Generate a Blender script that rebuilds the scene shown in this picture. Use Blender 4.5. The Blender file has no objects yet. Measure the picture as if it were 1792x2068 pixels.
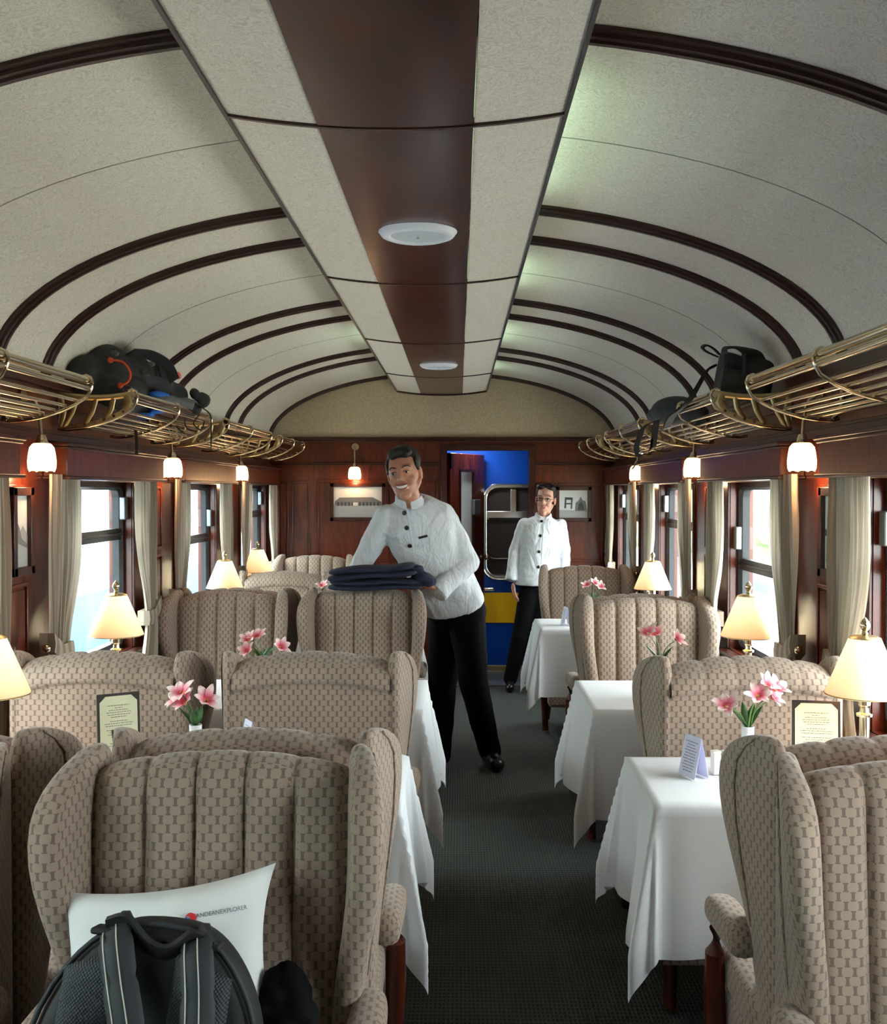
import bpy, bmesh, math, random
from mathutils import Vector, Matrix, Euler
random.seed(7)
R = math.radians
C = bpy.context.scene.collection
# ------------------------------------------------------------------ camera
F = 2150.0            # focal length in pixels of the 1792 x 2068 frame
K = F / 1950.0
CX, CZ = 0.127, 1.5
cam_d = bpy.data.cameras.new('camera')
cam = bpy.data.objects.new('camera', cam_d); C.objects.link(cam)
cam_d.sensor_fit = 'HORIZONTAL'; cam_d.sensor_width = 36.0
cam_d.lens = 36.0 * F / 1792.0
cam_d.clip_start = 0.05; cam_d.clip_end = 200
yaw = math.atan(30 / F); pitch = -math.atan(44 / F)
cam.location = (CX, 0, CZ)
cam.rotation_euler = Euler((R(90) + pitch, 0, yaw), 'XYZ')
bpy.context.scene.camera = cam
# ------------------------------------------------------------------ world and exposure
w = bpy.data.worlds.new('World'); bpy.context.scene.world = w; w.use_nodes = True
bg = w.node_tree.nodes['Background']
bg.inputs[0].default_value = (0.95, 0.975, 1.0, 1); bg.inputs[1].default_value = 15.0
vs = bpy.context.scene.view_settings
vs.view_transform = 'Standard'; vs.look = 'None'; vs.gamma = 1; vs.use_curve_mapping = False
vs.exposure = 0.52
cy = bpy.context.scene.cycles
cy.use_denoising = True
cy.max_bounces = 10; cy.diffuse_bounces = 6; cy.glossy_bounces = 4; cy.transparent_max_bounces = 12
cy.sample_clamp_indirect = 6.0
cy.caustics_reflective = False; cy.caustics_refractive = False

def pt(px, py, Y):
    return Vector((CX + (px - 926) * Y / F, Y, CZ - (py - 990) * Y / F))
def ptz(px, py, z):
    Y = (CZ - z) * F / (py - 990)
    return Vector((CX + (px - 926) * Y / F, Y, z))

# ------------------------------------------------------------------ materials
def srgb(r, g, b):
    f = lambda c: (c / 255 / 12.92) if c / 255 <= 0.04045 else ((c / 255 + 0.055) / 1.055) ** 2.4
    return (f(r), f(g), f(b), 1)
MATS = {}
def mat(name, col, rough=0.5, metal=0.0, **kw):
    m = bpy.data.materials.new(name); m.use_nodes = True
    p = m.node_tree.nodes['Principled BSDF']
    p.inputs['Base Color'].default_value = col
    p.inputs['Roughness'].default_value = rough
    p.inputs['Metallic'].default_value = metal
    for k, v in kw.items():
        p.inputs[k.replace('_', ' ')].default_value = v
    MATS[name] = m
    return m
def nd(m, t, **kw):
    n = m.node_tree.nodes.new(t)
    for k, v in kw.items(): setattr(n, k, v)
    return n
def lk(m, a, b): m.node_tree.links.new(a, b)
def P(m): return m.node_tree.nodes['Principled BSDF']
def mth(m, op, a, b=None, c=None):
    n = nd(m, 'ShaderNodeMath', operation=op)
    for i, x in enumerate((a, b, c)):
        if x is None: continue
        if isinstance(x, (int, float)): n.inputs[i].default_value = x
        else: lk(m, x, n.inputs[i])
    return n.outputs[0]
def ramp(m, fac, stops):
    n = nd(m, 'ShaderNodeValToRGB')
    e = n.color_ramp.elements
    while len(e) < len(stops): e.new(0.5)
    for i, (p, c) in enumerate(stops): e[i].position = p; e[i].color = c
    lk(m, fac, n.inputs[0]); return n.outputs[0]
def coords(m, scale=(1, 1, 1), kind='Object'):
    t = nd(m, 'ShaderNodeTexCoord'); mp = nd(m, 'ShaderNodeMapping')
    mp.inputs['Scale'].default_value = scale
    lk(m, t.outputs[kind], mp.inputs[0]); return mp.outputs[0]
def noise(m, vec, scale, detail=3, rough=0.5, dist=0.0):
    n = nd(m, 'ShaderNodeTexNoise'); lk(m, vec, n.inputs['Vector'])
    n.inputs['Scale'].default_value = scale; n.inputs['Detail'].default_value = detail
    n.inputs['Roughness'].default_value = rough; n.inputs['Distortion'].default_value = dist
    return n.outputs[0]
def bump(m, h, strength=0.3, dist=0.01):
    b = nd(m, 'ShaderNodeBump'); b.inputs['Strength'].default_value = strength
    b.inputs['Distance'].default_value = dist; lk(m, h, b.inputs['Height'])
    lk(m, b.outputs[0], P(m).inputs['Normal'])

def wood(name, c0, c1, scale=(6, 6, 1.2), rough=0.28):
    m = mat(name, c0, rough, Coat_Weight=0.12, Coat_Roughness=0.15, Specular_IOR_Level=0.4)
    v = coords(m, scale)
    n = noise(m, v, 3.0, 6, 0.6, 1.2)
    lk(m, ramp(m, n, [(0.3, c0), (0.72, c1)]), P(m).inputs['Base Color'])
    return m
wood('mahogany', srgb(56, 21, 12), srgb(112, 46, 24))
wood('mahogany_long', srgb(44, 21, 15), srgb(76, 38, 25), (5, 0.9, 5), 0.25)
wood('dark_mahogany', srgb(42, 19, 14), srgb(72, 33, 22), (5, 1.2, 5), 0.3)
wood('chair_wood', srgb(48, 20, 14), srgb(92, 40, 26), (8, 8, 2), 0.25)
mat('rib_wood', srgb(50, 26, 21), 0.4)
# woven chair fabric
def fabric(name, base, dark, pu=0.0255, pv=0.0158):
    m = mat(name, base, 0.9, Sheen_Weight=0.25)
    t = nd(m, 'ShaderNodeUVMap'); s = nd(m, 'ShaderNodeSeparateXYZ'); lk(m, t.outputs[0], s.inputs[0])
    u = mth(m, 'DIVIDE', s.outputs[0], pu); v = mth(m, 'DIVIDE', s.outputs[1], pv)
    row = mth(m, 'FLOOR', v)
    odd = mth(m, 'MULTIPLY', mth(m, 'FLOORED_MODULO', row, 2.0), 0.5)
    fu = mth(m, 'ABSOLUTE', mth(m, 'SUBTRACT', mth(m, 'FRACT', mth(m, 'ADD', u, odd)), 0.5))
    fv = mth(m, 'ABSOLUTE', mth(m, 'SUBTRACT', mth(m, 'FRACT', v), 0.5))
    bar = mth(m, 'LESS_THAN', fu, 0.115)
    ser = mth(m, 'MULTIPLY', mth(m, 'LESS_THAN', fu, 0.185), mth(m, 'GREATER_THAN', fv, 0.34))
    d = mth(m, 'MAXIMUM', bar, ser)
    n = noise(m, coords(m), 9, 3)
    mix = nd(m, 'ShaderNodeMix', data_type='RGBA'); mix.inputs[6].default_value = base; mix.inputs[7].default_value = dark
    lk(m, mth(m, 'MULTIPLY', d, 0.9), mix.inputs[0])
    hv = nd(m, 'ShaderNodeHueSaturation'); lk(m, mix.outputs[2], hv.inputs['Color'])
    lk(m, mth(m, 'MULTIPLY_ADD', n, 0.35, 0.82), hv.inputs['Value'])
    lk(m, hv.outputs[0], P(m).inputs['Base Color'])
    fine = noise(m, coords(m), 700, 1)
    bump(m, mth(m, 'ADD', mth(m, 'MULTIPLY', d, -0.7), mth(m, 'MULTIPLY', fine, 0.5)), 0.3, 0.002)
    return m
fabric('upholstery', srgb(148, 129, 113), srgb(101, 86, 75))
# ceiling cloth
m = mat('ceiling_cloth', srgb(205, 200, 184), 0.75)
v = coords(m, (1, 1, 1))
n1 = noise(m, v, 22, 1, 0.5, 2.5)
bands = mth(m, 'ABSOLUTE', mth(m, 'SUBTRACT', mth(m, 'FRACT', mth(m, 'MULTIPLY', n1, 7.0)), 0.5))
lk(m, ramp(m, bands, [(0.14, srgb(203, 197, 180)), (0.28, srgb(224, 218, 203))]), P(m).inputs['Base Color'])
m = mat('gable_cloth', srgb(192, 176, 145), 0.8)
lk(m, ramp(m, noise(m, coords(m), 60, 2), [(0.3, srgb(180, 164, 134)), (0.7, srgb(200, 184, 152))]), P(m).inputs['Base Color'])
mat('seam', srgb(150, 146, 134), 0.8)
m = mat('brass', (0.72, 0.61, 0.42, 1), 0.16, 1.0)
mat('old_brass', (0.52, 0.40, 0.20, 1), 0.33, 1.0)
mat('chrome', (0.78, 0.76, 0.70, 1), 0.2, 1.0)
mat('black_metal', srgb(34, 35, 38), 0.35, 0.3)
mat('grey_metal', srgb(120, 125, 130), 0.35, 0.6)
mat('white_plastic', srgb(225, 232, 238), 0.4)
mat('diffuser', srgb(196, 208, 214), 0.35)
# carpet
m = mat('carpet', srgb(40, 46, 42), 0.75)
s = nd(m, 'ShaderNodeSeparateXYZ'); lk(m, coords(m), s.inputs[0])
sx = mth(m, 'SINE', mth(m, 'MULTIPLY', s.outputs[0], 2 * math.pi / 0.0125))
sy = mth(m, 'SINE', mth(m, 'MULTIPLY', s.outputs[1], 2 * math.pi / 0.022))
h = mth(m, 'MAXIMUM', mth(m, 'MULTIPLY', sx, 1.0), mth(m, 'MULTIPLY', sy, 0.8))
lk(m, ramp(m, mth(m, 'MULTIPLY_ADD', h, 0.5, 0.5), [(0.35, srgb(20, 24, 22)), (0.9, srgb(62, 68, 62))]), P(m).inputs['Base Color'])
bump(m, h, 0.5, 0.003)
# cloths
def cloth(name, col, transl=0.25, rough=0.85, fine=400):
    m = mat(name, col, rough)
    nt = m.node_tree
    tr = nd(m, 'ShaderNodeBsdfTranslucent'); tr.inputs[0].default_value = col
    mxs = nd(m, 'ShaderNodeMixShader'); mxs.inputs[0].default_value = transl
    lk(m, P(m).outputs[0], mxs.inputs[1]); lk(m, tr.outputs[0], mxs.inputs[2])
    lk(m, mxs.outputs[0], nt.nodes['Material Output'].inputs[0])
    bump(m, noise(m, coords(m), fine, 2), 0.15, 0.002)
    return m
cloth('table_linen', srgb(232, 236, 240), 0.15)
m = cloth('curtain_cloth', srgb(180, 168, 150), 0.28)
s = nd(m, 'ShaderNodeUVMap'); sp = nd(m, 'ShaderNodeSeparateXYZ'); lk(m, s.outputs[0], sp.inputs[0])
st = mth(m, 'FRACT', mth(m, 'MULTIPLY', sp.outputs[0], 1 / 0.055))
lk(m, ramp(m, st, [(0.0, srgb(188, 176, 158)), (0.5, srgb(188, 176, 158)), (0.52, srgb(146, 131, 114)), (1.0, srgb(146, 131, 114))]), P(m).inputs['Base Color'])
cloth('pillow_linen', srgb(236, 238, 236), 0.05)
m = cloth('jacket_cloth', srgb(206, 211, 216), 0.0)
bump(m, mth(m, 'ADD', noise(m, coords(m, (1, 1, .45)), 13, 3, .5, 1.2), mth(m, 'MULTIPLY', noise(m, coords(m), 300, 2), .03)), 0.55, 0.035)
mat('trousers_cloth', srgb(11, 11, 13), 0.95, Specular_IOR_Level=0.15)
mat('blanket_navy', srgb(18, 25, 50), 0.95)
mat('shoe_leather', srgb(18, 17, 17), 0.3)
mat('skin', srgb(186, 132, 106), 0.55, Subsurface_Weight=0.08, Subsurface_Radius=(0.02, 0.008, 0.004))
mat('skin_light', srgb(190, 142, 122), 0.55, Subsurface_Weight=0.08, Subsurface_Radius=(0.02, 0.008, 0.004))
mat('hair', srgb(18, 13, 11), 0.55)
mat('lips', srgb(150, 88, 78), 0.5); mat('lips_pink', srgb(188, 104, 104), 0.5)
mat('teeth', srgb(238, 234, 226), 0.3)
mat('eye_white', srgb(225, 220, 214), 0.3)
mat('eye_dark', srgb(28, 18, 12), 0.2)
mat('button', srgb(26, 24, 30), 0.3)
mat('badge_white', srgb(245, 246, 248), 0.5)
m = mat('bag_black', srgb(19, 20, 22), 0.7)
bump(m, noise(m, coords(m), 300, 2), 0.2, 0.002)
m = mat('bag_mesh', srgb(48, 54, 60), 0.7)
s = nd(m, 'ShaderNodeSeparateXYZ'); lk(m, coords(m), s.inputs[0])
hx = mth(m, 'MULTIPLY', mth(m, 'SINE', mth(m, 'MULTIPLY', s.outputs[0], 1150.0)), mth(m, 'SINE', mth(m, 'MULTIPLY', s.outputs[2], 950.0)))
lk(m, ramp(m, mth(m, 'MULTIPLY_ADD', hx, 0.5, 0.5), [(0.3, srgb(22, 25, 28)), (0.8, srgb(62, 69, 75))]), P(m).inputs['Base Color'])
bump(m, hx, 0.4, 0.002)
mat('bag_strap', srgb(34, 39, 43), 0.7)
mat('bag_grey', srgb(70, 72, 74), 0.7)
mat('piping', srgb(185, 182, 172), 0.6)
mat('orange', srgb(226, 84, 40), 0.6)
mat('blue_cloth', srgb(30, 100, 190), 0.7)
mat('grey_cloth', srgb(98, 102, 106), 0.8)
mat('ceramic', srgb(232, 234, 236), 0.2)
mat('leaf', srgb(54, 94, 40), 0.5)
mat('stem', srgb(84, 122, 62), 0.5)
m = mat('petal', srgb(240, 190, 196), 0.6)
s = nd(m, 'ShaderNodeUVMap'); sp = nd(m, 'ShaderNodeSeparateXYZ'); lk(m, s.outputs[0], sp.inputs[0])
lk(m, ramp(m, sp.outputs[0], [(0.0, srgb(236, 196, 110)), (0.22, srgb(214, 70, 104)), (0.5, srgb(236, 150, 166)), (0.8, srgb(250, 228, 224))]), P(m).inputs['Base Color'])
mat('leatherette', srgb(42, 32, 28), 0.5)
mat('card_lilac', srgb(222, 222, 244), 0.6)
mat('ink', srgb(104, 108, 132), 0.8)
mat('ink_brown', srgb(92, 86, 62), 0.8)
mat('menu_paper', srgb(218, 218, 184), 0.7)
m = mat('train_blue', srgb(8, 62, 150), 0.25)
mat('train_yellow', srgb(244, 186, 20), 0.4)
mat('logo_red', srgb(214, 40, 52), 0.6); mat('logo_blue', srgb(40, 120, 190), 0.6); mat('logo_grey', srgb(120, 122, 132), 0.6)
mat('photo_paper', srgb(214, 216, 212), 0.5); mat('photo_grey', srgb(110, 112, 110), 0.6); mat('photo_mid', srgb(158, 160, 157), 0.6)
mat('photo_dark', srgb(64, 64, 64), 0.6); mat('mount_board', srgb(182, 176, 160), 0.7)
mat('salt_white', srgb(228, 226, 214), 0.35)
mat('far_blue', srgb(20, 110, 170), 0.5); mat('far_white', srgb(228, 236, 238), 0.5); mat('far_glass', srgb(150, 205, 200), 0.25)
mat('far_red', srgb(200, 40, 60), 0.5); mat('far_violet', srgb(40, 38, 92), 0.5); mat('far_deck', srgb(34, 58, 104), 0.6); mat('far_panel', srgb(92, 104, 128), 0.7); mat('ground', srgb(196, 194, 188), 0.9)
mat('far_green', srgb(120, 150, 100), 0.8)
def emis(name, col, strength, base=None):
    m = mat(name, base or col, 0.6)
    P(m).inputs['Emission Color'].default_value = col; P(m).inputs['Emission Strength'].default_value = strength
    return m
m = emis('sconce_glass', (1.0, 0.62, 0.30, 1), 2.6, srgb(250, 230, 200))
# the glass glows most where it is nearest the bulb
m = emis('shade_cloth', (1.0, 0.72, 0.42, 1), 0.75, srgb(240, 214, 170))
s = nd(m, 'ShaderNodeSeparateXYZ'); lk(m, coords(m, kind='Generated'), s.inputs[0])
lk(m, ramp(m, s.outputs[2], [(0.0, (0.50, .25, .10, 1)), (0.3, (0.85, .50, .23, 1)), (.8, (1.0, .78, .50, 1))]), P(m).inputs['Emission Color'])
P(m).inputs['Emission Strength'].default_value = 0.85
emis('tube_glow', (0.66, 1.0, 0.82, 1), 7.0)
# window glass: see-through with a fresnel reflection
m = bpy.data.materials.new('window_glass'); m.use_nodes = True; MATS['window_glass'] = m
nt = m.node_tree; nt.nodes.remove(nt.nodes['Principled BSDF'])
tr = nd(m, 'ShaderNodeBsdfTransparent'); tr.inputs[0].default_value = (0.93, 0.97, 0.96, 1)
gl = nd(m, 'ShaderNodeBsdfGlossy'); gl.inputs['Roughness'].default_value = 0.02
lw = nd(m, 'ShaderNodeLayerWeight'); lw.inputs[0].default_value = 0.5
fr = mth(m, 'MULTIPLY_ADD', mth(m, 'POWER', lw.outputs['Facing'], 5.0), 0.55, 0.03)
mx = nd(m, 'ShaderNodeMixShader'); lk(m, fr, mx.inputs[0]); lk(m, tr.outputs[0], mx.inputs[1]); lk(m, gl.outputs[0], mx.inputs[2])
lk(m, mx.outputs[0], nt.nodes['Material Output'].inputs[0])

# ------------------------------------------------------------------ mesh builder
class MB:
    def __init__(s): s.v = []; s.f = []; s.mi = []; s.uv = None
    def add(s, vs, fs, mi=0):
        n = len(s.v); s.v += [tuple(v) for v in vs]
        for f in fs: s.f.append(tuple(i + n for i in f)); s.mi.append(mi)
        return s
    def box(s, x0, x1, y0, y1, z0, z1, M=None, mi=0):
        vs = [Vector((x, y, z)) for z in (z0, z1) for y in (y0, y1) for x in (x0, x1)]
        if M: vs = [M @ v for v in vs]
        return s.add(vs, [(0, 2, 3, 1), (4, 5, 7, 6), (0, 1, 5, 4), (1, 3, 7, 5), (3, 2, 6, 7), (2, 0, 4, 6)], mi)
    def loft(s, rings, cap=True, close=True, mi=0):
        n = len(rings[0]); vs = [p for r in rings for p in r]; fs = []
        for i in range(len(rings) - 1):
            for j in range(n if close else n - 1):
                k = (j + 1) % n
                fs.append((i * n + j, i * n + k, (i + 1) * n + k, (i + 1) * n + j))
        if cap and close:
            fs.append(tuple(range(n - 1, -1, -1))); fs.append(tuple((len(rings) - 1) * n + j for j in range(n)))
        return s.add(vs, fs, mi)
    def grid(s, fn, nu, nv, mi=0):
        vs = [fn(i / nu, j / nv) for i in range(nu + 1) for j in range(nv + 1)]
        fs = [(i * (nv + 1) + j, (i + 1) * (nv + 1) + j, (i + 1) * (nv + 1) + j + 1, i * (nv + 1) + j + 1) for i in range(nu) for j in range(nv)]
        return s.add(vs, fs, mi)
    def lathe(s, prof, c=(0, 0, 0), seg=24, mi=0, cap=True):
        c = Vector(c)
        rings = [[c + Vector((r * math.cos(2 * math.pi * j / seg), r * math.sin(2 * math.pi * j / seg), z)) for j in range(seg)] for r, z in prof]
        return s.loft(rings, cap=cap, mi=mi)
    def tube(s, path, r, seg=8, mi=0, closed=False, flat=1.0, up=None):
        path = [Vector(p) for p in path]; n = len(path); rings = []
        rr = r if isinstance(r, (list, tuple)) else [r] * n
        prev = None
        for i, p in enumerate(path):
            a = path[(i - 1) % n] if (closed or i > 0) else p
            b = path[(i + 1) % n] if (closed or i < n - 1) else p
            t = (b - a).normalized() if (b - a).length > 1e-9 else Vector((0, 0, 1))
            u = Vector(up) if up is not None else (prev if prev is not None else (Vector((0, 0, 1)) if abs(t.z) < 0.9 else Vector((0, 1, 0))))
            sd = t.cross(u)
            if sd.length < 1e-6: sd = t.cross(Vector((1, 0.3, 0)))
            sd.normalize(); u2 = sd.cross(t).normalized()
            prev = u2 if up is None else None
            rings.append([p + sd * rr[i] * math.cos(2 * math.pi * j / seg) + u2 * rr[i] * flat * math.sin(2 * math.pi * j / seg) for j in range(seg)])
        if closed: rings.append(rings[0]); return s.loft(rings, cap=False, mi=mi)
        return s.loft(rings, mi=mi)
    def ell(s, c, r, M=None, seg=14, mi=0):
        c = Vector(c); nr = seg // 2 + 1; rings = []
        for i in range(1, nr):
            a = math.pi * i / nr
            rings.append([Vector((r[0] * math.sin(a) * math.cos(2 * math.pi * j / seg), r[1] * math.sin(a) * math.sin(2 * math.pi * j / seg), -r[2] * math.cos(a))) for j in range(seg)])
        n = len(rings[0]); vs = [p for q in rings for p in q]
        vs += [Vector((0, 0, -r[2])), Vector((0, 0, r[2]))]
        fs = []
        for i in range(len(rings) - 1):
            for j in range(n):
                k = (j + 1) % n; fs.append((i * n + j, i * n + k, (i + 1) * n + k, (i + 1) * n + j))
        b = len(rings) * n
        for j in range(n):
            k = (j + 1) % n
            fs.append((b, k, j)); fs.append((b + 1, (len(rings) - 1) * n + j, (len(rings) - 1) * n + k))
        vs = [(M @ p if M else p) + c for p in vs]
        return s.add(vs, fs, mi)
    def capsule(s, a, b, ra, rb, seg=14, flat=None):
        a, b = Vector(a), Vector(b); d = b - a; L = d.length
        if L < 1e-6: return s.ell(a, (ra, ra, ra))
        q = d.to_track_quat('Z', 'Y').to_matrix(); rings = []
        for k in range(1, 5):
            t = -math.pi / 2 + k * math.pi / 8; rings.append((ra * math.cos(t), ra * math.sin(t)))
        for k in range(0, 4):
            t = k * math.pi / 8; rings.append((rb * math.cos(t), L + rb * math.sin(t)))
        vs = [[a + q @ Vector((r * math.cos(2 * math.pi * j / seg), r * math.sin(2 * math.pi * j / seg), z)) for j in range(seg)] for r, z in rings]
        return s.loft(vs)

def mk_mesh(name, mb, mats, smooth=True, angle=50, uvmode=None):
    me = bpy.data.meshes.new(name); me.from_pydata(mb.v, [], mb.f); me.update()
    bm = bmesh.new(); bm.from_mesh(me); bmesh.ops.recalc_face_normals(bm, faces=bm.faces); bm.to_mesh(me); bm.free()
    for m_ in (mats if isinstance(mats, (list, tuple)) else [mats]): me.materials.append(MATS[m_])
    if any(mb.mi): me.polygons.foreach_set('material_index', mb.mi)
    if smooth:
        me.polygons.foreach_set('use_smooth', [True] * len(me.polygons))
        me.set_sharp_from_angle(angle=R(angle))
    if uvmode == 'box':
        uv = me.uv_layers.new(name='UVMap')
        for p in me.polygons:
            n = p.normal; ax = max(range(3), key=lambda i: abs(n[i]) * (0.8 if i == 2 else 1))
            for li in p.loop_indices:
                c = me.vertices[me.loops[li].vertex_index].co
                uv.data[li].uv = (c.y, c.z) if ax == 0 else ((c.x, c.z) if ax == 1 else (c.x, c.y))
    elif uvmode is not None:
        uv = me.uv_layers.new(name='UVMap')
        for p in me.polygons:
            for li in p.loop_indices: uv.data[li].uv = uvmode[me.loops[li].vertex_index]
    return me
def ob(name, mb, mats, parent=None, smooth=True, angle=50, uvmode=None, bevel=0, subsurf=0, solid=0, loc=None):
    me = mb if isinstance(mb, bpy.types.Mesh) else mk_mesh(name, mb, mats, smooth, angle, uvmode)
    o = bpy.data.objects.new(name, me); C.objects.link(o)
    if parent: o.parent = parent
    if loc is not None: o.location = loc
    if solid:
        d = o.modifiers.new('s', 'SOLIDIFY'); d.thickness = solid; d.offset = 0
    if bevel:
        d = o.modifiers.new('b', 'BEVEL'); d.width = bevel; d.segments = 2; d.limit_method = 'ANGLE'; d.angle_limit = R(40)
    if subsurf:
        d = o.modifiers.new('u', 'SUBSURF'); d.levels = subsurf; d.render_levels = subsurf
    return o
def tag(o, label=None, cat=None, group=None, kind=None):
    if label: o['label'] = label
    if cat: o['category'] = cat
    if group: o['group'] = group
    if kind: o['kind'] = kind
    return o
def thing(name, label, cat, loc=(0, 0, 0), rz=0, group=None):
    o = bpy.data.objects.new(name, None); C.objects.link(o); o.location = loc; o.rotation_euler = (0, 0, rz)
    o.empty_display_size = 0.1
    return tag(o, label, cat, group)
CH = {}
def copy_tree(src, loc, rz=None, label=None, group=None):
    kids = {}
    for o in C.objects:
        if o.parent: kids.setdefault(o.parent, []).append(o)
    def rec(o, par):
        c = o.copy(); C.objects.link(c)
        if par: c.parent = par
        for k in kids.get(o, []): rec(k, c)
        return c
    r = rec(src, None); r.location = loc
    if rz is not None: r.rotation_euler = (0, 0, rz)
    if label: r['label'] = label
    if group: r['group'] = group
    return r
def struct(name, mb, mats, **kw):
    o = ob(name, mb, mats, **kw)
    if not kw.get('parent'): o['kind'] = 'structure'
    return o

# ------------------------------------------------------------------ room shell
WX = 1.33; YE = 7.41 * K; YB = -2.9
SPR, VH = 1.88, 0.52
def vault(x): return SPR + VH * math.sqrt(max(0.0, 1 - (x / WX) ** 2))
def vpt(a): return (WX * math.cos(a), SPR + VH * math.sin(a))
struct('floor', MB().box(-WX - .12, WX + .12, YB, YE + .08, -0.06, 0), 'carpet')
# vaulted ceiling: panels between ribs
ribY = [y * K for y in (-2.55, -1.45, -1.09, 0.03, 0.40, 1.51, 1.868, 3.02, 3.38, 4.473, 4.85, 5.99, 6.356, 7.385)]
NA = 48
def arc(y, off=0.0, a0=0.0, a1=math.pi, n=NA):
    out = []
    for i in range(n + 1):
        a = a0 + (a1 - a0) * i / n
        x, z = vpt(a)
        nx, nz = math.cos(a) / WX, math.sin(a) / VH; l = math.hypot(nx, nz)
        out.append(Vector((x + off * nx / l, y, z + off * nz / l)))
    return out
mb = MB(); mb.loft([arc(YB), arc(YE)], cap=False, close=False)
mb.loft([arc(YB, 0.05), arc(YE, 0.05)], cap=False, close=False)
mb.loft([arc(YB), arc(YB, 0.05)], cap=False, close=False)
mb.loft([arc(YE), arc(YE, 0.05)], cap=False, close=False)
ceil = struct('ceiling', mb, 'ceiling_cloth', smooth=True)
for y in ribY:
    mb = MB()
    prof = [(-.034, .006), (-.034, -.008), (-.022, -.010), (-.020, -.018), (-.008, -.019), (-.006, -.024), (.006, -.024), (.008, -.019), (.020, -.018), (.022, -.010), (.034, -.008), (.034, .006)]
    rings = [arc(y + dy, off) for dy, off in prof]
    rings = [[r[i] for r in rings] for i in range(NA + 1)]
    mb.loft(rings)
    ob('rib', mb, 'rib_wood', ceil, angle=25)
for y in (-0.5, 0.93, 2.42, 3.92, 5.42):          # faint seams in the cloth between rib pairs
    y *= K; mb = MB()
    prof = [(-.002, .002), (-.002, -.0012), (.002, -.0012), (.002, .002)]
    rings = [arc(y + dy, off) for dy, off in prof]
    mb.loft([[r[i] for r in rings] for i in range(NA + 1)])
    ob('cloth_seam', mb, 'seam', ceil)
# dropped centre strip: mahogany board with cloth panels on both sides
jy = [YB] + [y * K for y in (-0.98, 0.5, 1.966, 3.449, 4.85, 6.28)] + [YE - 0.005]
def strip_z(x): return 2.262 - 0.028 * (1 - (x / .34) ** 2)
for i in range(len(jy) - 1):
    y0, y1 = jy[i] + .004, jy[i + 1] - .004
    for nm, x0, x1, mt, dz in (('mahogany_board', -.157, .157, 'mahogany_long', -.004), ('cloth_panel', -.34, -.159, 'ceiling_cloth', 0), ('cloth_panel', .159, .34, 'ceiling_cloth', 0)):
        n = 6; xs = [x0 + (x1 - x0) * k / n for k in range(n + 1)]
        ring = lambda y: [Vector((x, y, strip_z(x) + dz)) for x in xs] + [Vector((x, y, strip_z(x) + .014)) for x in reversed(xs)]
        ob(nm, MB().loft([ring(y0), ring(y1)]), mt, ceil, angle=50)
for y in jy[1:]:
    xs = [-.345 + .69 * k / 16 for k in range(17)]
    w_ = .005 if y < jy[-1] else .012
    ring = lambda yy: [Vector((x, yy, strip_z(x) - (.006 if w_ < .01 else .012))) for x in xs] + [Vector((x, yy, strip_z(x) + .012)) for x in reversed(xs)]
    ob('joint_bead', MB().loft([ring(y - w_), ring(y + w_)]), 'rib_wood', ceil, angle=50)
for sx in (-1, 1):
    mb = MB().box(min(sx * .34, sx * .348), max(sx * .34, sx * .348), YB, YE - .005, 2.256, 2.282)
    ob('edge_bead', mb, 'black_metal', ceil)
mb = MB()
for y in [YB + .3 + k * .9 for k in range(12)]:
    mb.box(-.3, -.28, y - .01, y + .01, 2.27, 2.40); mb.box(.28, .3, y - .01, y + .01, 2.27, 2.40)
ob('hanger', mb, 'grey_metal', ceil)
# end walls
EDX0, EDX1, EDZ = CX + (903 - 926) * 7.41 * K / F, CX + (1068 - 926) * 7.41 * K / F, CZ + 80 * 7.41 * K / F
ew = MB()
ew.box(-WX - .1, EDX0, YE, YE + .07, 0, 1.90); ew.box(EDX1, WX + .1, YE, YE + .07, 0, 1.90); ew.box(EDX0, EDX1, YE, YE + .07, EDZ, 1.90)
endw = struct('wall_end', ew, 'mahogany')
g = arc(YE - .002, .0, 0, math.pi)
gm = MB(); gm.add([(-WX, YE - .002, 1.88)] + [], [])
ring0 = [Vector((p.x, YE, max(p.z, 1.90))) for p in arc(YE, 0.03)]; ring1 = [Vector((p.x, YE + .06, max(p.z, 1.90))) for p in arc(YE, 0.03)]
n_ = len(ring0); gm = MB().loft([ring0, ring1])
ob('gable_panel', gm, 'gable_cloth', endw, smooth=False)
def wall_box(nm, px0, px1, py0, py1, d, mt='mahogany', parent=endw, bev=.004, y=YE):
    a = pt(px0, py1, y); b = pt(px1, py0, y)
    return ob(nm, MB().box(a.x, b.x, y - d, y + .002, a.z, b.z), mt, parent, bevel=bev)
S_ = YE / F
def xz(px, py): return CX + (px - 926) * S_, CZ - (py - 990) * S_
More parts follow.
